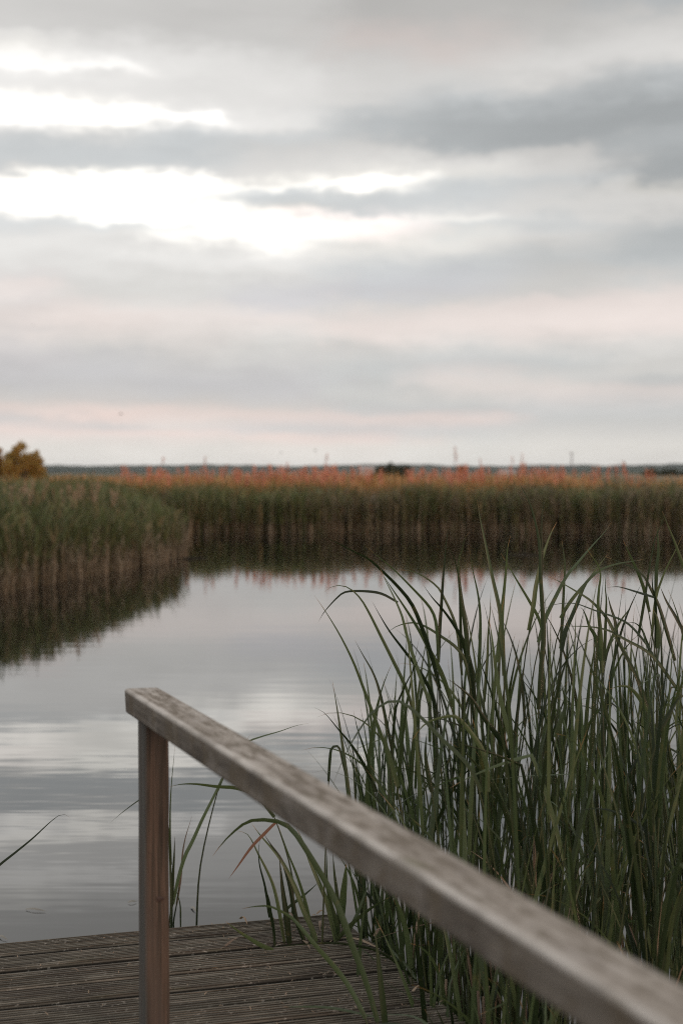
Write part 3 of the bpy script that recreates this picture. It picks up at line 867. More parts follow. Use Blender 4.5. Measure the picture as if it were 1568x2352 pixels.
# generic reeds that fill the stand: heights follow the stand's outline
ENV = [(700, 1800), (800, 1640), (860, 1500), (920, 1400), (1000, 1330), (1100, 1300), (1240, 1270), (1400, 1300), (1568, 1290), (1700, 1280)]
def env(X):
    for (a_, b_), (c_, d_) in zip(ENV[:-1], ENV[1:]):
        if X <= c_: return b_ + (d_ - b_) * max(0, X - a_) / (c_ - a_)
    return ENV[-1][1]
edge_pt = lambda s_: C0 + re * s_
count = 0
root_dry = []
rs = random.Random(21)
while count < 145:
    y = rs.uniform(3.7, 6.0)
    X = rs.uniform(845, 1680)
    x = (X - CX) / F * y
    # right of the deck's edge line
    dside = (Vector((x, y, 0)) - C0).dot(-bu)
    if dside < 0.06: continue
    if X < 900 and rs.random() < 0.35: continue
    b = Vector((x, y, WATER - 0.05))
    top = env(X) + abs(rs.gauss(0, 110)) + 10
    ztop = P(X, top, y).z
    hgt = ztop - b.z
    if hgt < 0.45: continue
    cdist = (X - 1150) / 400
    lean = abs(rs.gauss(0, 0.05)) + 0.03
    laz = math.pi if (X < 1000 and rs.random() < 0.7) else rs.uniform(0, 6.28)
    generic(b, hgt, laz, lean, rs.choice((4, 5, 5, 6)), 0.0150, L_STAND, GREEN_ENV, spread=(0.05, 0.30))
    count += 1
    if count % 16 == 0: root_dry.append(b + Vector((rs.uniform(-0.05, 0.05), rs.uniform(-0.05, 0.05), 0)))

for b in root_dry:
    generic(b, rs.uniform(0.8, 1.35), rs.uniform(0, 6.28), 0.12, 4, 0.010, 'dried straw coloured reed among the green reeds of the stand', 'dried reeds in the green stand', lmat=M_DEAD, spread=(0.1, 0.6))

# shorter reeds and dead stubs against the right edge of the deck
LE = 'green reed growing close against the right edge of the deck, below the rail'
for i in range(52):
    s_ = rs.uniform(0.0, 2.6)
    p = edge_pt(s_) - bu * rs.uniform(0.0, 0.24)
    p.z = WATER - 0.05
    generic(p, rs.uniform(0.55, 1.05), rs.choice((math.pi, rs.uniform(0, 6.28))), rs.choice((0.07, 0.22)), rs.choice((3, 4, 4)), 0.016, LE, 'reeds against the right edge of the deck', spread=(0.05, 0.4))
LS = 'dead straw brown reed stub broken off beside the right edge of the deck'
for i in range(46):
    s_ = rs.uniform(0.3, 2.4)
    p = edge_pt(s_) - bu * rs.uniform(0.02, 0.35)
    p.z = WATER - 0.05
    st = Ribbons()
    hgt = rs.uniform(0.35, 0.62)
    q = grow(p, rs.uniform(0, 6.28), rs.uniform(0.0, 0.18), hgt, rs.uniform(-0.1, 0.2), 1.5, 6)
    st.tube(q, rs.uniform(0.004, 0.006), 0.004, 6, cap=True)
    if rs.random() < 0.5:
        q2 = grow(q[-2], rs.uniform(0, 6.28), rs.uniform(0.6, 1.6), rs.uniform(0.06, 0.2), rs.uniform(0.2, 1.2), 1.5, 8)
        st.leaf(q2, 0.009, rs.uniform(-1, 1), 0.5)
    o = st.build('reed_stub', M_DEAD, None, origin=tuple(p))
    tag(o, LS, 'reed stub', 'dead reed stubs beside the deck')

LO = 'green reed leaning left over the right edge of the deck'
for i in range(16):
    p = edge_pt(rs.uniform(0.9, 2.5)) - bu * rs.uniform(0.0, 0.06)
    p.z = WATER - 0.05
    generic(p, rs.uniform(0.6, 0.9), math.pi + rs.uniform(-0.5, 0.5), rs.uniform(0.15, 0.38), 4, 0.017, LO, 'reeds leaning over the deck edge', spread=(0.1, 0.6))
LF = 'fallen reed leaf lying on the deck by its right edge'
for i in range(14):
    a_ = edge_pt(rs.uniform(0.35, 2.0)) + bu * rs.uniform(-0.03, 0.28)
    an = rs.uniform(1.2, 3.6); L_ = rs.uniform(0.10, 0.30)
    dd_ = Vector((math.cos(an), math.sin(an), 0)) * L_
    a_.z = 0.008
    rb = Ribbons().leaf(catmull([a_, a_ + dd_ * 0.5 + Vector((-dd_.y, dd_.x, 0)) * rs.uniform(-0.15, 0.15) + Vector((0, 0, rs.uniform(0.006, 0.03))), a_ + dd_], 12), rs.uniform(0.008, 0.014), rs.uniform(-0.4, 0.4), rs.uniform(-0.9, 0.9), facing=Vector((0, 0, 1)))
    tag(rb.build('fallen_leaf', M_LEAF if rs.random() < 0.6 else M_DEAD, None, origin=tuple(a_)), LF, 'fallen leaf', 'fallen reed leaves on the deck')

# dry bits on the deck
LITTER = [((1240,730),(1285,765)), ((475,725),(455,780)), ((630,790),(665,830)), ((640,850),(685,905)), ((560,690),(640,790)), ((1050,830),(1105,805)), ((720,700),(775,698)), ((195,885),(330,840)), ((740,740),(738,800)), ((1270,1145),(1330,1115))]
LL = ['curled straw scrap by the back edge of the deck corner', 'upright straw sliver leaning on the deck corner stems', 'pale folded straw scrap lying between the deck corner reeds', 'bright straw curl lying just in front of the deck corner reeds',
      'straw strip lying slantwise under the deck corner reeds', 'straw splinter sticking out past the deck\'s right corner', 'flat straw strip on the deck\'s back edge behind the reeds', 'long pale straw blade lying flat left of the deck corner reeds',
      'short straw peg standing at the deck corner', 'pale straw flake by the deck\'s right edge']
for (q0, q1), lab in zip(LITTER, LL):
    if q0[0] > 1200: q0, q1 = (q0[0] - (960 if q0[1] < 800 else 0), q0[1]), (q1[0] - (960 if q1[1] < 800 else 0), q1[1])
    a_, b_ = G(*R6(*q0), 0.008), G(*R6(*q1), 0.008)
    if (b_ - a_).length > 0.3: b_ = a_ + (b_ - a_).normalized() * 0.3
    m_ = a_.lerp(b_, 0.5) + Vector((0, 0, rs.uniform(0.006, 0.02)))
    rb = Ribbons().leaf(catmull([a_, m_, b_], 10), 0.011, rs.uniform(-0.4, 0.4), rs.uniform(-1.4, 1.4), facing=Vector((0, 0, 1)))
    o = rb.build('straw_scrap', M_DEAD, None, origin=tuple(a_))
    tag(o, lab, 'straw scrap')
fl = Ribbons()
for i in range(520):
    a_ = C0 + bu * rs.uniform(0.0, 2.4) + re * rs.uniform(0.0, 1.9)
    if rs.random() < 0.35: a_ = C0 + bu * rs.uniform(0.0, 0.5) + re * rs.uniform(0.0, 1.6)
    a_.z = 0.0025
    an = rs.uniform(0, 6.28); L_ = rs.uniform(0.005, 0.028) * rs.choice((0.6, 1, 1))
    d_ = Vector((math.cos(an), math.sin(an), 0))
    sd_ = Vector((-d_.y, d_.x, 0))
    fl.leaf(catmull([a_, a_ + d_ * L_ * 0.5 + sd_ * L_ * rs.uniform(-0.4, 0.4) + Vector((0, 0, rs.uniform(0.001, 0.006))), a_ + d_ * L_ + Vector((0, 0, rs.uniform(0, 0.003)))], 5), rs.uniform(0.0015, 0.0042), rs.uniform(-0.5, 0.5), rs.uniform(-1, 1), facing=Vector((0, 0, 1)))
o = fl.build('plant_litter', M_DEAD)
tag(o, 'tiny pale chips and straw flecks scattered over the deck boards', 'plant litter', kind='stuff')

# scraps afloat near the deck
M_SCRAP, n, out = mat('floating_scrap_pale')
principled(n, out, (0.22, 0.20, 0.17, 1), 0.7)
AF = [((60,2088),(108,2093),'pale leaf scrap floating on the water left of the end post'), ((294,2073),(316,2071),'small pale scrap floating close to the left of the end post'), ((-4,2149),(20,2160),'bent pale twig floating at the back edge of the deck by the picture\'s edge'), ((440,2083),(452,2095),'white seed fluff floating in the gap right of the end post')]
for (q0, q1, lab) in AF:
    a_, b_ = G(*q0, WATER + 0.004), G(*q1, WATER + 0.004)
    rb = Ribbons().leaf(catmull([a_, a_.lerp(b_, 0.4) + Vector((0, 0, 0.006)), b_], 8), 0.012, 0.2, 0.8, facing=Vector((0, 0, 1)))
    tag(rb.build('floating_scrap', M_SCRAP, None, origin=tuple(a_)), lab, 'floating scrap')

# mats of dead stems afloat by the far reeds
M_MAT, n, out = mat('floating_mat')
principled(n, out, n.ramp(n.noise(n.n('ShaderNodeNewGeometry').outputs['Position'], 6.0, 4), [(0.35, (0.018, 0.016, 0.012)), (0.65, (0.05, 0.043, 0.034))]), 1.0, spec=0.0)
for (X, Y, wpx, hpx, lab) in ((448, 1283, 52, 9, 'pale floating mat of dead stems off the tip of the left reed bank'), (1205, 1275, 95, 6, 'thin pale floating mat in the dark reflection of the far reeds')):
    a_ = G(X, Y, WATER); rx = wpx / 2 / F * a_.y; ry = abs(G(X, Y - hpx / 2, WATER).y - a_.y)
    v_, f_ = [(a_.x, a_.y, WATER + 0.014)], []
    for k in range(28):
        q = 2 * math.pi * k / 28
        w_ = 0.85 + 0.9 * mnoise.noise(Vector((math.cos(q) * 3, math.sin(q) * 3, X)))
        v_.append((a_.x + rx * w_ * math.cos(q), a_.y + ry * w_ * math.sin(q), WATER + 0.008))
    for k in range(28):
        q = 2 * math.pi * k / 28
        v_.append((a_.x + 1.05 * rx * math.cos(q), a_.y + 1.05 * ry * math.sin(q), WATER - 0.02))
    for k in range(28):
        k2 = (k + 1) % 28
        f_ += [(0, 1 + k, 1 + k2), (1 + k, 29 + k, 29 + k2, 1 + k2)]
    tag(link_mesh('floating_mat', v_, f_, M_MAT, None, True, origin=tuple(a_)), lab, 'floating mat')

# ------------------------------------------------------------------ reed beds of the far and left banks
M_BED, n, out = mat('reed_bed_leaves')
cc = n.n('ShaderNodeAttribute', attribute_name='tone').outputs['Color']
b1 = principled(n, None, cc, 0.6, spec=0.3)
tr = n.n('ShaderNodeBsdfTranslucent'); n.t.links.new(cc, tr.inputs[0])
mx = n.n('ShaderNodeMixShader'); mx.inputs[0].default_value = 0.3
n.t.links.new(b1.outputs[0], mx.inputs[1]); n.t.links.new(tr.outputs[0], mx.inputs[2]); n.t.links.new(mx.outputs[0], out.inputs[0])

def reed_mass(name, xy, zb, hgt, stem_c, leaf_c, label, kleaf=6, wid=0.02, lw=0.022, low=0.25):
    N = len(xy)
    base = np.column_stack([xy, zb])
    lean = NP.normal(0, 0.075, (N, 2)) * hgt[:, None]
    top = base + np.column_stack([lean, hgt * 0.92])
    ang = NP.uniform(0, np.pi, N)
    side = np.column_stack([np.cos(ang), np.sin(ang), np.zeros(N)]) * wid * 0.5
    V, Fq, Cc = [], [], []
    v = np.stack([base - side, base + side, top + side * 0.4, top - side * 0.4], 1).reshape(-1, 3)
    V.append(v); Fq.append(np.arange(4 * N).reshape(-1, 4)); Cc.append(np.repeat(stem_c, 4, 0))
    off = 4 * N
    for k in range(kleaf):
        u = low + (0.98 - low) * (k + NP.uniform(0, 1, N)) / kleaf
        p = base + (top - base) * u[:, None]
        a_ = NP.uniform(0, 2 * np.pi, N)
        L_ = NP.uniform(0.28, 0.55, N) * np.minimum(1, hgt / 1.2)
        th = NP.uniform(0.15, 0.65, N); th2 = th + NP.uniform(0.1, 0.9, N)
        d1 = np.column_stack([np.cos(a_) * np.sin(th), np.sin(a_) * np.sin(th), np.cos(th)])
        d2 = np.column_stack([np.cos(a_) * np.sin(th2), np.sin(a_) * np.sin(th2), np.cos(th2)])
        s_ = np.column_stack([-np.sin(a_), np.cos(a_), NP.normal(0, 0.4, N)]) * (lw * 0.5)
        m_ = p + d1 * (L_ * 0.5)[:, None]
        e = m_ + d2 * (L_ * 0.5)[:, None]
        v = np.stack([p - s_ * 0.6, p + s_ * 0.6, m_ + s_, m_ - s_, e + s_ * 0.1, e - s_ * 0.1], 1).reshape(-1, 3)
        i6 = off + np.arange(N)[:, None] * 6
        V.append(v); Fq.append(np.concatenate([i6 + np.array([0, 1, 2, 3]), i6 + np.array([3, 2, 4, 5])]))
        jit = NP.uniform(0.75, 1.3, (N, 1))
        lc = leaf_c.copy(); lc[:, :3] *= jit
        Cc.append(np.repeat(lc, 6, 0))
        off += 6 * N
    o = link_mesh(name, np.concatenate(V), np.concatenate(Fq), M_BED, None, False, {'tone': ('FLOAT_COLOR', np.concatenate(Cc))})
    return tag(o, label, 'reed bed', kind='stuff')

def tones(N, pal, prob):
    pal = np.array(pal)
    c_ = pal[NP.choice(len(pal), N, p=np.array(prob) / sum(prob))]
    c_ = c_ * NP.uniform(0.75, 1.25, (N, 1))
    return np.column_stack([c_, np.ones(N)])
GREENS = [(0.055, 0.070, 0.026), (0.072, 0.088, 0.034), (0.095, 0.096, 0.040), (0.16, 0.125, 0.065)]
BROWN = [(0.10, 0.080, 0.052), (0.165, 0.132, 0.088), (0.22, 0.185, 0.135)]
ORNG = [(0.42, 0.21, 0.085), (0.50, 0.27, 0.12), (0.38, 0.24, 0.085), (0.19, 0.16, 0.07)]  # far reeds with the low sun's glow mixed into the colour

def scatter(n_, box, ok):
    out_ = []
    while len(out_) < n_:
        x = NP.uniform(box[0], box[1], n_); y = NP.uniform(box[2], box[3], n_)
        out_ += [(a_, b_) for a_, b_ in zip(x, y) if ok(a_, b_)]
    return np.array(out_[:n_])
def clump(x, y, s_=0.5, z=0): return mnoise.noise(Vector((x * s_, y * s_, z)))

# left bank
okl = lambda x, y: -0.1 > (x - left_shore_x(y)) > -9.5 and y < 60
xy = scatter(15000, (-17, -2.5, 16, 46), lambda x, y: okl(x, y) and (x - left_shore_x(y) > -3.0 or random.random() < 0.45))
hg = np.array([1.62 + 0.22 * clump(x, y, 0.45) + 0.16 * clump(x, y, 1.3, 4) for x, y in xy]) * NP.uniform(0.82, 1.1, len(xy))
hg *= np.array([min(1, 0.75 + 0.25 * (left_shore_x(y) - x) / 1.2) * (1 - 0.22 * max(0, min(1, (x + 7.0) / 2.6))) for x, y in xy])
reed_mass('reed_bed', xy, np.full(len(xy), WATER - 0.03), hg, tones(len(xy), [tuple(q * 1.5 for q in g_) for g_ in BROWN] + GREENS[:2], (3, 3, 2, 2, 2)), tones(len(xy), [tuple(q * 1.5 for q in g_) for g_ in GREENS], (4, 4, 2.4, 1.8)), 'dense green reed bed along the left bank with brown stems at the waterline', 6)
# dry brown stems along the left waterline
xy = scatter(1900, (-14, -2.5, 16, 36), lambda x, y: 0.06 > (x - left_shore_x(y)) > -0.6 and clump(x, y, 1.6, 8) > -0.25)
hg = NP.uniform(0.25, 0.75, len(xy)) * np.array([0.9 + 0.5 * clump(x, y, 1.1, 9) for x, y in xy])
reed_mass('dry_reed_fringe', xy, np.full(len(xy), WATER - 0.03), hg, tones(len(xy), [tuple(q * 1.35 for q in g_) for g_ in BROWN], (2, 3, 3)), tones(len(xy), [tuple(q * 1.35 for q in g_) for g_ in BROWN], (2, 3, 3)), 'fringe of dry brown reed stems along the left bank\'s waterline', 2, 0.016, 0.016)

# far bank, front belt
okf = lambda x, y: y > far_shore_y(x) + 0.1 and (x > left_shore_x(y) - 8)
xy = scatter(14000, (-13, 17, 45, 51), okf)
def fh(x, y):
    return 1.27 + 0.035 * (y - 46) + 0.24 * clump(x, y * 0.5, 0.55, 2) + 0.20 * clump(x, y, 1.7, 7)
hg = np.array([fh(x, y) for x, y in xy]) * NP.uniform(0.82, 1.1, len(xy))
brw = np.array([0.24 + 0.7 * clump(x, 0, 0.55, 3) + (0.18 if x > -1 else -0.12) for x, y in xy])
lc = tones(len(xy), [tuple(q * 1.6 for q in g_) for g_ in GREENS], (4, 3, 2, 1.5))
isb = NP.uniform(0, 1, len(xy)) < brw
lc[isb] = tones(int(isb.sum()), BROWN + [(0.13, 0.115, 0.055)], (2, 3, 2, 3))
iso = NP.uniform(0, 1, len(xy)) < np.array([max(0, min(0.75, (y - 46.6) / 3.6)) * (1.0 if x < 6 else 0.45) for x, y in xy])
lc[iso] = tones(int(iso.sum()), [(0.32, 0.16, 0.065), (0.26, 0.17, 0.06), (0.17, 0.14, 0.05)], (2, 2, 2))  # rear of the belt carries the same painted sun glow
reed_mass('reed_bed', xy, np.full(len(xy), WATER - 0.03), hg, tones(len(xy), [tuple(q * 1.5 for q in g_) for g_ in BROWN] + GREENS[:2], (3, 3, 3, 2, 2)), lc, 'belt of green and brown reeds along the far waterline', 6, 0.026, 0.028)
# reeds behind the belt, the low sun's orange put into their colour
xy = scatter(9000, (-16, 19, 51, 78), lambda x, y: (x / y) < 0.135 + 0.05 * random.random() or random.random() < 0.12)
hg = np.array([1.50 + 0.26 * clump(x, y, 0.3, 5) + 0.14 * clump(x, y, 1.1, 6) for x, y in xy]) * NP.uniform(0.85, 1.1, len(xy))
reed_mass('reed_bed', xy, np.full(len(xy), -0.32), hg, tones(len(xy), ORNG, (3, 3, 2, 1)), tones(len(xy), ORNG, (3, 4, 2, 1.5)), 'reeds behind the green belt of the far bank, painted orange for low sunlight', 5, 0.03, 0.035)

# ------------------------------------------------------------------ single plumed reeds, copied
def plume_parts(seed, h, m_pl, pl_len, fat):
    r_ = random.Random(seed)
    st = Ribbons(); rb = Ribbons()
    pts = grow((0, 0, 0), r_.uniform(0, 6.28), 0.02, h, r_.uniform(0.05, 0.2), 2, 7)
    st.tube(pts, 0.009, 0.005, 4)
    for k in range(2):
        p = pts[2 + k]
        st.leaf(grow(p, r_.uniform(0, 6.28), 0.3, 0.5, 0.7, 2, 6), 0.022, r_.uniform(-1, 1))
    for k in range(26):
        u = r_.uniform(0, 1)
        p = pts[-1] - Vector((0, 0, pl_len * 0.8 * u))
        q = grow(p, r_.uniform(-0.9, 0.9) + (0 if seed % 2 else math.pi), r_.uniform(0.05, 0.5), r_.uniform(0.12, 0.26) * pl_len / 0.45, r_.uniform(0.3, 1.4), 1.5, 5)
        rb.leaf(q, fat * r_.uniform(0.7, 1.3), r_.uniform(-1.5, 1.5), 0.5, tip_pow=1.4)
    return st, rb
def plume_proto(seed, h, m_st, m_pl, pl_len, fat):
    root = empty('plumed_reed', (0, 0, 0))
    st, rb = plume_parts(seed, h, m_pl, pl_len, fat)
    st.build('stalk', m_st, root); rb.build('plume', m_pl, root)
    return root
def copy_tree(o, parent=None):
    c_ = o.copy(); col.objects.link(c_)
    if parent is not None: c_.parent = parent
    for ch in list(o.children): copy_tree(ch, c_)
    return c_
def sow(protos, spots, label, group):
    used = set()
    for i, (x, y, z, s_) in enumerate(spots):
        k = i % len(protos)
        o = protos[k] if k not in used else copy_tree(protos[k])
        used.add(k)
        o.location = (x, y, z); o.rotation_euler = (0, 0, random.uniform(0, 6.28)); o.scale = (s_,) * 3
        tag(o, label, 'plumed reed', group)
pr = [plume_proto(i, 2.2, M_RUST, M_PINK, 0.62, 0.036) for i in range(5)]
spots = []
dens = [(265, 0.4), (330, 0.6), (450, 0.7), (560, 1.0), (640, 1.2), (700, 1.6), (760, 1.1), (830, 0.6), (900, 0.35), (960, 1.1), (1010, 1.5), (1060, 1.6), (1120, 1.0), (1180, 1.0), (1260, 0.9), (1330, 0.5), (1420, 0.25), (1540, 0.2)]
r_ = random.Random(5)
while len(spots) < 260:
    X = r_.uniform(255, 1568)
    dv_ = 0.2
    for (a_, b_), (c_, d_) in zip(dens[:-1], dens[1:]):
        if a_ <= X <= c_: dv_ = b_ + (d_ - b_) * (X - a_) / (c_ - a_)
    if r_.random() > dv_ / 1.6: continue
    d = r_.uniform(49.5, 56) if r_.random() < 0.55 else r_.uniform(56, 72)
    Ytop = r_.gauss(1086, 9)
    Ytop = max(1042, min(1098, Ytop))
    p = P(X, Ytop, d)
    hgt = p.z + 0.32
    spots.append((p.x, d, -0.32, hgt / 2.2))
tall = []
for (X, Yt, d) in ((737, 1044, 55), (1038, 1032, 54), (1040, 1046, 56), (1100, 1055, 54), (1205, 1046, 55), (372, 1052, 54), (463, 1050, 53), (1170, 1052, 58)):
    p = P(X, Yt, d); tall.append((p.x, d, -0.32, (p.z + 0.32) / 2.7))
sow([plume_proto(40 + i, 2.7, M_RUST, M_PINK, 0.40, 0.018) for i in range(3)], tall, 'tall thin reed stalk reaching above the other russet reeds of the far bank', 'tall thin reed stalks on the far bank')
sow(pr, spots, 'russet plumed reed standing up out of the far bank\'s orange reeds', 'russet plumed reeds on the far bank')
pr = [plume_proto(10 + i, 2.0, M_DEAD, M_BUFF, 0.42, 0.026) for i in range(4)]
spots = []
while len(spots) < 64:
    X = r_.gauss(215, 95)
    if not 0 < X < 400: continue
    d = r_.uniform(24, 32)
    x = (X - CX) / F * d
    if not (-4.0 < x - left_shore_x(d) < -1.0): continue
    Yt = r_.uniform(1102, 1165) + max(0, (X - 250) * 0.25)
    p = P(X, Yt, d)
    spots.append((p.x, d, WATER, (p.z - WATER) / 2.0))
sow(pr, spots, 'buff plumed reed nodding in the green reed bed of the left bank', 'buff plumed reeds on the left bank')

# ------------------------------------------------------------------ trees
def leaf_cloud(name, blobs, n_, size, m, parent, seed):
    g_ = np.random.default_rng(seed)
    w_ = np.array([b_[3] * b_[4] * b_[5] for b_ in blobs]); w_ = w_ / w_.sum()
    ks_ = g_.choice(len(blobs), n_, p=w_)
    B = np.array(blobs)[ks_]
    d_ = g_.normal(0, 1, (n_, 3)); d_ /= np.linalg.norm(d_, axis=1)[:, None]
    rr = g_.uniform(0.25, 1.05, n_) ** 0.6 + np.where(g_.uniform(0, 1, n_) < 0.16, g_.uniform(0.0, 0.55, n_), 0)
    p = B[:, :3] + d_ * rr[:, None] * B[:, 3:6]
    a_ = g_.normal(0, 1, (n_, 3)); a_ /= np.linalg.norm(a_, axis=1)[:, None]
    b_ = np.cross(a_, g_.normal(0, 1, (n_, 3))); b_ /= np.linalg.norm(b_, axis=1)[:, None]
    s_ = size * g_.uniform(0.6, 1.4, n_)[:, None]
    v = np.stack([p - a_ * s_, p + b_ * s_ * 0.5, p + a_ * s_, p - b_ * s_ * 0.5], 1).reshape(-1, 3)
    rnd = np.repeat(g_.uniform(0, 1, n_), 4)
    return link_mesh(name, v, np.arange(4 * n_).reshape(-1, 4), m, parent, False, {'rnd': ('FLOAT', rnd), 't': ('FLOAT', np.zeros(4 * n_))})
M_AUT = reed_leaf_mat('autumn_leaves', (0.34, 0.16, 0.04), (0.36, 0.27, 0.08), (0.2, 0.1, 0.03), 0.3, 0.6)
M_OLIVE = reed_leaf_mat('dark_leaves', (0.022, 0.034, 0.018), (0.05, 0.06, 0.03), (0.05, 0.05, 0.02), 0.2, 0.6)
M_RUSSET = reed_leaf_mat('russet_leaves', (0.20, 0.085, 0.05), (0.30, 0.13, 0.08), (0.2, 0.1, 0.05), 0.3, 0.6)
M_BARK, n, out = mat('bark')
principled(n, out, n.ramp(n.noise(n.mapping(n.n('ShaderNodeTexCoord').outputs['Object'], scale=(8, 8, 1.5)), 1.0, 4), [(0.3, (0.04, 0.03, 0.022)), (0.7, (0.12, 0.10, 0.08))]), 0.9)
def tree(X, Ytop, Ybase_z, d, wpx, nblob, n_, size, m, label, cat, name, seed, group=None, lobes=None):
    r_ = random.Random(seed)
    top = P(X, Ytop, d); wm = wpx / F * d
    h_ = top.z - Ybase_z
    root = empty(name, (top.x, d, Ybase_z))
    tag(root, label, cat, group)
    tr_ = Ribbons()
    b0 = Vector((top.x, d, Ybase_z))
    trunk = grow(b0, r_.uniform(0, 6.28), 0.03, h_ * 0.7, 0.1, 1.5, 8)
    tr_.tube(trunk, h_ * 0.035, h_ * 0.010, 8)
    blobs = []
    for k in range(nblob):
        u = (k + 0.5) / nblob
        an = r_.uniform(0, 6.28)
        zz = h_ * (0.30 + 0.58 * u)
        rad = wm * 0.5 * (1 - 0.5 * max(0, u - 0.35) / 0.65) * r_.uniform(0.3, 0.9)
        c_ = b0 + Vector((math.cos(an) * rad, math.sin(an) * rad, zz))
        br = wm * r_.uniform(0.09, 0.19)
        blobs.append((c_.x, c_.y, c_.z, br, br, br * r_.uniform(0.9, 1.4)))
        i = min(6, int(u * 6) + 1)
        tr_.tube([trunk[i], trunk[i].lerp(c_, 0.5) + Vector((0, 0, -0.05 * h_)), c_], h_ * 0.012, h_ * 0.004, 5)
    if lobes:
        blobs = []
        for (lx, ly, lr) in lobes:
            for k in range(4):
                q = P(lx + r_.uniform(-0.5, 0.5) * lr, ly + r_.uniform(-0.5, 0.5) * lr, d + r_.uniform(-1, 1) * wm * 0.25)
                br = lr / F * d * r_.uniform(0.4, 0.8)
                blobs.append((q.x, q.y, q.z, br, br, br * 1.1))
            q = P(lx, ly, d)
            tr_.tube([trunk[2], trunk[3].lerp(q, 0.5), q], h_ * 0.012, h_ * 0.004, 5)
    tr_.build('trunk', M_BARK, root)
    leaf_cloud('crown', blobs, n_, size, m, root, seed)
    return root
tree(50, 1010, -0.3, 62, 118, 40, 9500, 0.055, M_AUT, 'orange brown autumn tree rising behind the left reed bank', 'tree', 'willow_tree', 1, lobes=[(46, 1028, 15), (38, 1040, 16), (82, 1042, 13), (62, 1052, 18), (30, 1062, 20), (88, 1062, 14), (60, 1075, 24), (95, 1082, 14), (28, 1084, 20), (75, 1092, 22), (104, 1096, 10)])
tree(-30, 1024, -0.3, 64, 84, 26, 6500, 0.055, M_AUT, 'second autumn tree cut off by the picture\'s left edge', 'tree', 'willow_tree', 2, lobes=[(-8, 1040, 14), (-30, 1034, 20), (2, 1058, 12), (-20, 1064, 24), (6, 1078, 14), (-40, 1080, 26), (-6, 1092, 20)])
tree(1052, 1062, -0.3, 80, 46, 20, 3200, 0.06, M_RUSSET, 'russet bush standing up among the far pink plumes', 'bush', 'russet_bush', 3)
for i, (X, Yt, wp, lab) in enumerate(((872, 1070, 34, 'dark tree at the left end of the low distant clump'), (900, 1069, 44, 'broad dark tree in the middle of the low distant clump'), (930, 1071, 34, 'dark tree at the right end of the low distant clump'))):
    tree(X, Yt, -1.2, 420, wp, 22, 2600, 0.45, M_OLIVE, lab, 'tree', 'dark_tree', 20 + i, 'dark trees on the far plain')
for i, (X, Yt, wp) in enumerate(((1500, 1081, 40), (1535, 1083, 46), (1590, 1080, 50))):
    tree(X, Yt, -1.2, 700, wp, 20, 2200, 0.7, M_OLIVE, ['dark tree left of its neighbour on the far plain at the picture\'s right', 'wide dark tree on the far plain at the picture\'s right edge', 'dark tree on the far plain cut off by the picture\'s right edge'][i], 'tree', 'dark_tree', 30 + i, 'dark trees on the far plain')

# far buildings
M_WALL, n, out = mat('pale_barn_wall'); principled(n, out, (0.55, 0.50, 0.46, 1), 0.8)
M_ROOF, n, out = mat('grey_barn_roof'); principled(n, out, (0.30, 0.29, 0.29, 1), 0.7)
M_DARK, n, out = mat('dark_opening'); principled(n, out, (0.03, 0.03, 0.03, 1), 0.5)
def barn(X, Yt, Yb, wpx, d, lab):
    a_, t_ = P(X, Yb, d), P(X, Yt, d)
    w_ = wpx / F * d; h_ = t_.z + 0.6; dep = w_ * 0.5
    z0 = -0.6
    root = empty('barn', (a_.x, d, z0)); tag(root, lab, 'barn')
    x0, x1 = a_.x - w_ / 2, a_.x + w_ / 2
    e_ = z0 + h_ * 0.62; r_z = z0 + h_
    ym = d + dep / 2
    v_ = [(x0, d, z0), (x1, d, z0), (x1, d + dep, z0), (x0, d + dep, z0), (x0, d, e_), (x1, d, e_), (x1, d + dep, e_), (x0, d + dep, e_), (x0, ym, r_z - 0.15), (x1, ym, r_z - 0.15)]
    link_mesh('wall', v_, [(0, 1, 5, 4), (1, 2, 6, 9, 5), (2, 3, 7, 6), (3, 0, 4, 8, 7)], M_WALL, root)
    o_ = 0.4
    v_ = [(x0 - o_, d - o_, e_ - 0.15), (x1 + o_, d - o_, e_ - 0.15), (x1 + o_, ym, r_z), (x0 - o_, ym, r_z), (x1 + o_, d + dep + o_, e_ - 0.15), (x0 - o_, d + dep + o_, e_ - 0.15)]
    v_ += [(q[0], q[1], q[2] - 0.12) for q in v_]
    link_mesh('roof', v_, [(0, 1, 2, 3), (3, 2, 4, 5), (6, 9, 8, 7), (9, 11, 10, 8), (0, 6, 7, 1), (5, 4, 10, 11), (0, 3, 9, 6), (3, 5, 11, 9), (1, 7, 8, 2), (2, 8, 10, 4)], M_ROOF, root)
    for k in (0.3, 0.7):
        xc = x0 + w_ * k; s_ = w_ * 0.05
        link_mesh('door', [(xc - s_, d - 0.03, z0), (xc + s_, d - 0.03, z0), (xc + s_, d - 0.03, e_ - 0.4), (xc - s_, d - 0.03, e_ - 0.4)], [(0, 1, 2, 3)], M_DARK, root)
    return root
barn(843, 1070, 1094, 34, 640, 'low pale barn left of the distant dark tree clump')
barn(1163, 1078, 1096, 34, 560, 'low pale barn seen between the pink plumes on the far plain')
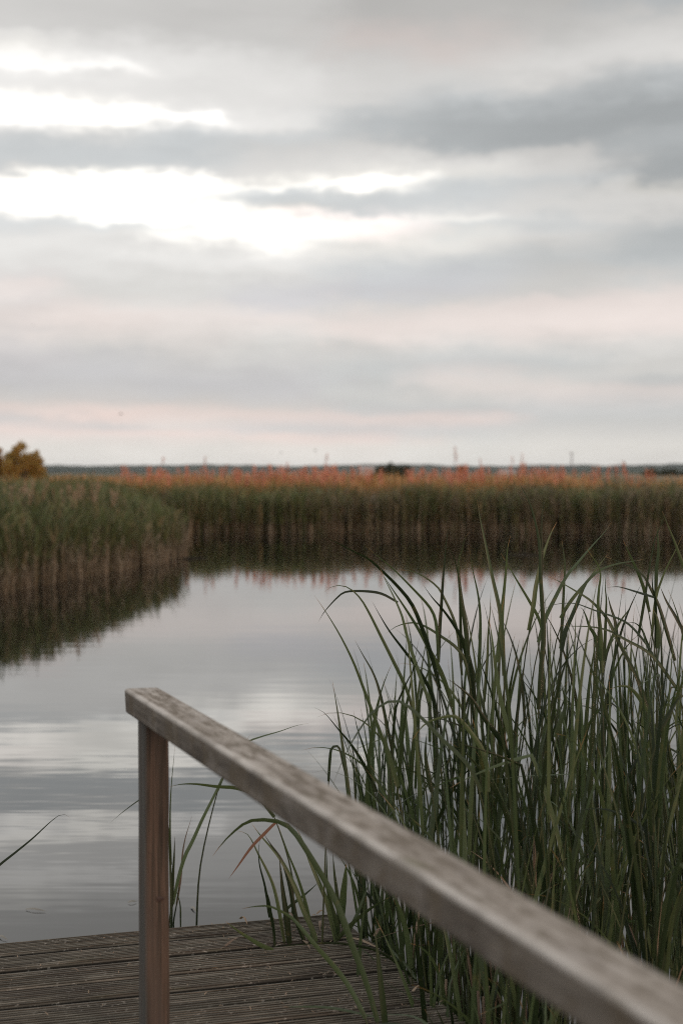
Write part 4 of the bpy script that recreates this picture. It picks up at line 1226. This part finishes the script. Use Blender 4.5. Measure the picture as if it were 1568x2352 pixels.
# a bare pole on the plain
M_POLE, n, out = mat('grey_pole'); principled(n, out, (0.16, 0.15, 0.15, 1), 0.7)
p = P(1312, 1038, 420)
root = empty('utility_pole', (p.x, 420, -0.6)); tag(root, 'grey utility pole standing alone on the far plain', 'pole')
st = Ribbons(); st.tube([Vector((p.x, 420, -0.6)), Vector((p.x, 420, p.z))], 0.22, 0.15, 8, cap=True); st.build('pole', M_POLE, root)
st = Ribbons(); st.tube([Vector((p.x - 0.7, 420, p.z - 0.5)), Vector((p.x + 0.7, 420, p.z - 0.5))], 0.08, 0.08, 6, cap=True); st.build('crossarm', M_POLE, root)

# birds
M_BIRD, n, out = mat('bird_dark'); principled(n, out, (0.05, 0.045, 0.045, 1), 0.7)
def bird(X, Y, d, s_, lab):
    c_ = P(X, Y, d)
    o = []
    f_ = []
    ring = [(-0.5, 0.02), (-0.3, 0.09), (0.0, 0.13), (0.25, 0.10), (0.42, 0.08), (0.55, 0.015)]
    for (x, r0) in ring:
        for k in range(8):
            q = 2 * math.pi * k / 8
            o.append(c_ + Vector((x * s_, r0 * s_ * math.cos(q), r0 * s_ * math.sin(q))))
    for i in range(5):
        for k in range(8):
            k2 = (k + 1) % 8
            f_.append((i * 8 + k, i * 8 + k2, i * 8 + 8 + k2, i * 8 + 8 + k))
    for sgn in (1, -1):
        i0 = len(o)
        for (x, y, z, th) in ((0.2, 0.05, 0.06, 0.03), (-0.15, 0.05, 0.05, 0.02), (-0.1, 0.5, 0.28, 0.012), (0.22, 0.5, 0.30, 0.012), (-0.25, 1.0, 0.12, 0.004), (-0.05, 1.05, 0.13, 0.004)):
            o.append(c_ + Vector((x, y * sgn, z + th)) * s_); o.append(c_ + Vector((x, y * sgn, z - th)) * s_)
        q = lambda k, b_: i0 + 2 * k + b_
        f_ += [(q(0, 0), q(1, 0), q(2, 0), q(3, 0)), (q(3, 0), q(2, 0), q(4, 0), q(5, 0)), (q(0, 1), q(3, 1), q(2, 1), q(1, 1)), (q(3, 1), q(5, 1), q(4, 1), q(2, 1)),
               (q(0, 0), q(3, 0), q(3, 1), q(0, 1)), (q(3, 0), q(5, 0), q(5, 1), q(3, 1)), (q(1, 0), q(1, 1), q(2, 1), q(2, 0)), (q(2, 0), q(2, 1), q(4, 1), q(4, 0))]
    ob = link_mesh('bird', o, f_, M_BIRD, None, True, origin=tuple(c_))
    return tag(ob, lab, 'bird', 'birds in the sky')
bird(278, 951, 90, 0.22, 'small blurred bird flying in the pink band of sky at left')
bird(645, 1040, 110, 0.18, 'faint small bird low over the far reeds, left of its darker neighbour')
bird(724, 1035, 95, 0.19, 'dark small bird low over the far reeds near a tall stalk')
bird(77, 747, 160, 0.14, 'tiny dark bird high in the grey sky, highest of all')

# ------------------------------------------------------------------ haze
HAZE = True
if HAZE:
    m, n, out = mat('haze_air')
    pv = n.n('ShaderNodeVolumePrincipled')
    pv.inputs['Color'].default_value = (0.86, 0.92, 1.0, 1)
    pv.inputs['Density'].default_value = 0.00005
    n.t.links.new(pv.outputs[0], out.inputs['Volume'])
    Z0, Z1 = -5.5, 40
    X0, X1, Y0, Y1 = -6200, 6200, -6200, 6200
    v_ = [(x, y, z) for z in (Z0, Z1) for (x, y) in ((X0, Y0), (X1, Y0), (X1, Y1), (X0, Y1))]
    hz_ = link_mesh('haze', v_, [(0, 3, 2, 1), (4, 5, 6, 7), (0, 1, 5, 4), (1, 2, 6, 5), (2, 3, 7, 6), (3, 0, 4, 7)], m)
    tag(hz_, kind='stuff')
